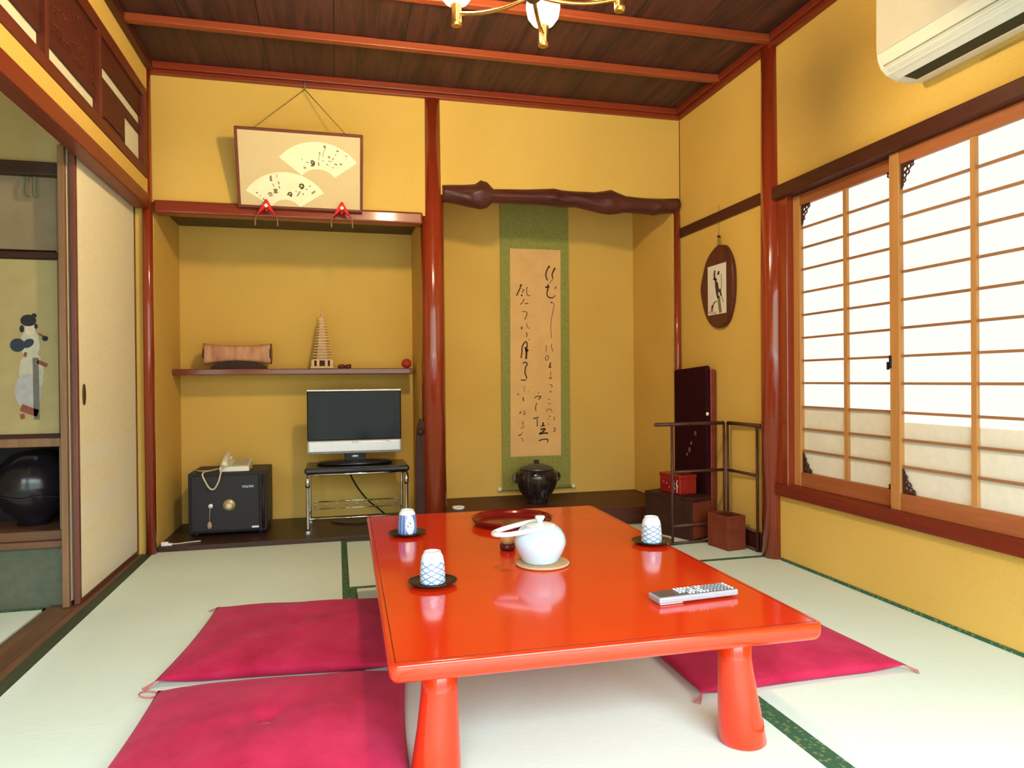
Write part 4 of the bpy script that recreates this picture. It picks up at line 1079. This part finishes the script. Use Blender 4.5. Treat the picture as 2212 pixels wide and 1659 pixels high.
obj('woven_flowers', bm, plain('dull_pink_brocade', (.22, .07, .06, 1), .8), cs_)

# ------------------------------------------------------------------ AIR CONDITIONER
ac = thing('air_conditioner', 'white wall-mounted air conditioner high above the paper window', 'air conditioner', (XR, 1.72, 0))
prof = [(-.001, 1.930), (-.001, 2.225), (-.17, 2.225), (-.194, 2.205), (-.200, 2.18), (-.200, 2.02), (-.196, 1.985), (-.184, 1.958), (-.160, 1.936), (-.120, 1.922), (-.06, 1.918)]
def acb():
    bm = bmesh.new(); ends = (-.40, -.392, .392, .40); rings = []
    for k, y in enumerate(ends):
        s = .965 if k in (0, 3) else 1
        cx, cz = -.09, 2.08
        rings.append([bm.verts.new((min(-.001, cx + (x - cx) * s), y, cz + (z - cz) * s)) for x, z in prof])
    n = len(prof)
    for a, b in zip(rings, rings[1:]):
        for i in range(n): bm.faces.new((a[i], a[(i + 1) % n], b[(i + 1) % n], b[i]))
    bm.faces.new(rings[0]); bm.faces.new(rings[-1]); return bm
obj('casing', acb(), M_AC, ac)
obj('front_panel', B(-.2035, -.196, -.392, .392, 2.006, 2.20, .003), plain('warm_white_panel', (.60, .56, .47, 1), .4, 0, .02, 20), ac)
def strip(p0, p1, y0, y1, th):
    (xa, za), (xb, zb) = p0, p1; d = Vector((xb - xa, 0, zb - za)).normalized(); nrm = Vector((d.z, 0, -d.x))
    if nrm.z > 0: nrm = -nrm
    bm = bmesh.new()
    A = [(xa, za), (xb, zb), (xb + nrm.x * th, zb + nrm.z * th), (xa + nrm.x * th, za + nrm.z * th)]
    return prism(bm, A, 'y', y0, y1)
obj('louvre', strip((-.176, 1.951), (-.128, 1.925), -.372, .372, .004), M_AC, ac)
obj('panel_seam', strip((-.187, 1.966), (-.182, 1.957), -.378, .378, .001), plain('grey_seam', (.25, .26, .20, 1), .6), ac)
obj('air_outlet', strip((-.124, 1.9235), (-.070, 1.9185), -.352, .352, .0012), M_VENT, ac)
struct('trim_25', bx(bmesh.new(), XR - .004, XR, 1.20, 1.88, 1.905, 1.911), plain('ochre_shadow_strip', (.42, .28, .07, 1), .9), 'thin darker ochre strip painted as the shadow beneath the air conditioner', 'shadow strip')  # darker ochre strip stands in for the unit's cast shadow

# ------------------------------------------------------------------ CEILING LAMP
LX, LY = .590, 2.070
cl = thing('chandelier', 'brass five-arm ceiling lamp with glass shades', 'lamp', (LX, LY, 2.03))
obj('hub', L([(.001, -.012), (.014, -.010), (.030, .004), (.034, .020), (.026, .038), (.012, .050), (.010, .30), (.001, .30)], seg=28), plain('antique_brass', (.20, .12, .05, 1), .35, .8, .1, 30), cl)
obj('ceiling_plate', L([(.010, .42), (.02, .43), (.06, .445), (.075, .462), (.075, .484), (.001, .484)], seg=32), M_GOLD, cl)
obj('stem', L([(.008, .29), (.008, .43)], seg=14), M_GOLD, cl)
M_SHADE = emit('lit_opal_glass', (1.0, .79, .42, 1), 500.0)
M_SHADE2 = emit('opal_glass_glow', (1.0, .84, .54, 1), 11.0)
R5 = .272
for k in range(5):
    a = math.radians(139 - 72 * k)
    cx, cy = R5 * math.cos(a), R5 * math.sin(a)
    ux, uy = math.cos(a), math.sin(a)
    obj('arm', T(smooth_path([(ux * .02, uy * .02, .006), (ux * .09, uy * .09, -.004), (ux * .18, uy * .18, .0), (cx, cy, .020)], 6), .0065, 10), M_GOLD, cl)
    obj('socket', L([(.010, -.022), (.0165, -.018), (.0175, -.004), (.0165, .038), (.020, .046), (.020, .052), (.001, .053)], (cx, cy, 0), 20), M_GOLD, cl)
    obj('glass_shade', L([(.018, .050), (.036, .058), (.052, .080), (.058, .112), (.055, .150), (.059, .172), (.057, .172), (.053, .150), (.054, .112), (.001, .100)], (cx, cy, 0), 32), M_SHADE if k == 0 else M_SHADE2, cl)

# ------------------------------------------------------------------ NEXT ROOM THINGS
hs2 = thing('figure_scroll', 'dim hanging picture of a standing woman in the next room', 'scroll', (-1.34, 3.128, .675))
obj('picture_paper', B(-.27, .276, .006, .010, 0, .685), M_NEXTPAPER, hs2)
obj('top_bar', B(-.28, .282, -.002, .012, .690, .716, .003), M_CHEST, hs2)
obj('bottom_bar', B(-.28, .282, -.004, .012, -.022, .004, .003), M_CHEST, hs2)
M_F = [plain('painted_black_hair', (.012, .012, .018, 1), .8), plain('painted_pale_skin', (.52, .46, .38, 1), .8), plain('painted_indigo_sash', (.020, .030, .055, 1), .8), plain('painted_grey_staff', (.12, .11, .10, 1), .8), plain('painted_dull_red', (.22, .05, .035, 1), .8), plain('painted_pale_robe', (.42, .41, .33, 1), .8), plain('painted_lilac_hem', (.34, .34, .36, 1), .8)]
def PG(u, v, h): # 150 x 300 painting grid of the photographed part
    return (-1.265 + u / 150 * .230 + 1.34, .0058 - h, 1.205 - v / 300 * .526 - .675)
bm = bmesh.new()
def blob(cx, cy, rx, ry, mi, h=.001, n=20, rot=0):
    c, s = math.cos(rot), math.sin(rot)
    pts = [(cx + rx * math.cos(t) * c - ry * math.sin(t) * s, cy + rx * math.cos(t) * s + ry * math.sin(t) * c) for t in [2 * PI * i / n for i in range(n)]]
    f = bm.faces.new([bm.verts.new(PG(u, v, h)) for u, v in pts]); f.material_index = mi
blob(70, 165, 28, 50, 5, .0006); blob(62, 205, 30, 40, 6, .0008); blob(68, 100, 22, 34, 5, .0010)
blob(68, 66, 12, 13, 1, .0014); blob(65, 47, 18, 13, 0, .0018); blob(78, 36, 6, 5, 0, .002); blob(50, 66, 5, 8, 0, .0019); blob(82, 60, 4, 6, 0, .0019)
blob(40, 102, 17, 15, 2, .0016); blob(64, 98, 14, 9, 2, .0018, rot=-.5); blob(102, 87, 7, 6, 0, .0016); blob(94, 80, 9, 2.5, 4, .0015, rot=.6)
for pts, w, mi in (([(80, 130), (81, 268)], 13, 3), ([(84, 138), (106, 148)], 9, 4), ([(46, 240), (66, 248), (84, 254)], 16, 4), ([(48, 255), (50, 266)], 10, 4), ([(58, 118), (56, 128)], 7, 4)):
    stroke(bm, pts, w, lambda u, v, h: PG(u, v, h + .0012), mi=mi)
obj('painted_woman', bm, M_F, hs2)
rj = thing('round_vessel', 'large round black glossy vessel in the dark niche of the next room', 'vessel', (-1.212, 3.29, .300))
obj('vessel_body', L([(.04, 0), (.06, .004), (.055, .02), (.10, .06), (.135, .13), (.140, .17), (.125, .235), (.08, .285), (.05, .298), (.001, .30)], seg=48), M_BLACK, rj)
obj('incised_ring', T([(.1385 * math.cos(t * PI / 20), .1385 * math.sin(t * PI / 20), .125 + .006 * math.sin(t)) for t in range(40)], .002, 6, True), M_GREY, rj)
struct('trim_26', B(-1.62, -1.05, 3.118, 3.148, .628, .662, .004), M_STILE2, 'brown rail over the dark niche in the next room', 'rail')
struct('trim_27', B(-1.62, -1.05, 3.40, 3.42, .29, .65), M_BLACKPL, 'black back of the niche in the next room', 'board')
hk2 = thing('wall_hook', 'small dark double hook below the rail of the next room', 'hook', (-1.148, 3.130, 1.60))
for s in (-.012, .014): obj('prong', T(smooth_path([(s, -.004, .085), (s, -.016, .05), (s, -.014, .01), (s + .004, -.004, .004)], 5), .005, 8), M_NEXTGREEN, hk2)

# ------------------------------------------------------------------ LIGHT
w = bpy.data.worlds.new('sky'); SC.world = w; w.use_nodes = True
bg = w.node_tree.nodes['Background']
wt = w.node_tree
tc = wt.nodes.new('ShaderNodeTexCoord'); sx = wt.nodes.new('ShaderNodeSeparateXYZ'); wt.links.new(tc.outputs['Generated'], sx.inputs[0])
rp = wt.nodes.new('ShaderNodeValToRGB'); wt.links.new(sx.outputs[2], rp.inputs[0])
e = rp.color_ramp.elements
e[0].position = .12; e[0].color = (.10, .12, .11, 1); e[1].position = .62; e[1].color = (.76, .92, 1.0, 1)
wt.links.new(rp.outputs[0], bg.inputs[0]); bg.inputs[1].default_value = 28.0
def portal(x0, x1, z0, z1):
    la = bpy.data.lights.new('garden_opening', 'AREA'); la.shape = 'RECTANGLE'; la.size = x1 - x0; la.size_y = z1 - z0
    la.cycles.is_portal = True
    o = bpy.data.objects.new('garden_opening', la); COL.objects.link(o)
    o.location = ((x0 + x1) / 2, YB - .05, (z0 + z1) / 2); o.rotation_euler = (PI / 2, 0, 0)
portal(-.85, 1.95, 0, 1.95); portal(-2.2, -1.35, 0, 1.95)

# ------------------------------------------------------------------ CAMERA
f_px, yaw, pit, rol, H = 1526.93, .24302, -.005604, -.008906, .87325
cy, sy = math.cos(yaw), math.sin(yaw)
fwd = Vector((sy * math.cos(pit), cy * math.cos(pit), math.sin(pit)))
right = Vector((cy, -sy, 0)); upv = right.cross(fwd)
c, s = math.cos(rol), math.sin(rol)
r2 = right * c + upv * s; u2 = upv * c - right * s
cam = bpy.data.cameras.new('camera'); cam.sensor_width = 36; cam.lens = 36 * f_px / 2212; cam.clip_start = .02
co = bpy.data.objects.new('camera', cam); COL.objects.link(co)
co.matrix_world = Matrix(((r2.x, u2.x, -fwd.x, 0), (r2.y, u2.y, -fwd.y, 0), (r2.z, u2.z, -fwd.z, H), (0, 0, 0, 1)))
SC.camera = co

SC.view_settings.view_transform = 'Standard'; SC.view_settings.look = 'None'
SC.view_settings.exposure = 0; SC.view_settings.gamma = 1
SC.view_settings.use_curve_mapping = False
SC.cycles.use_denoising = True
SC.cycles.max_bounces = 8; SC.cycles.diffuse_bounces = 5
SC.cycles.sample_clamp_indirect = 8
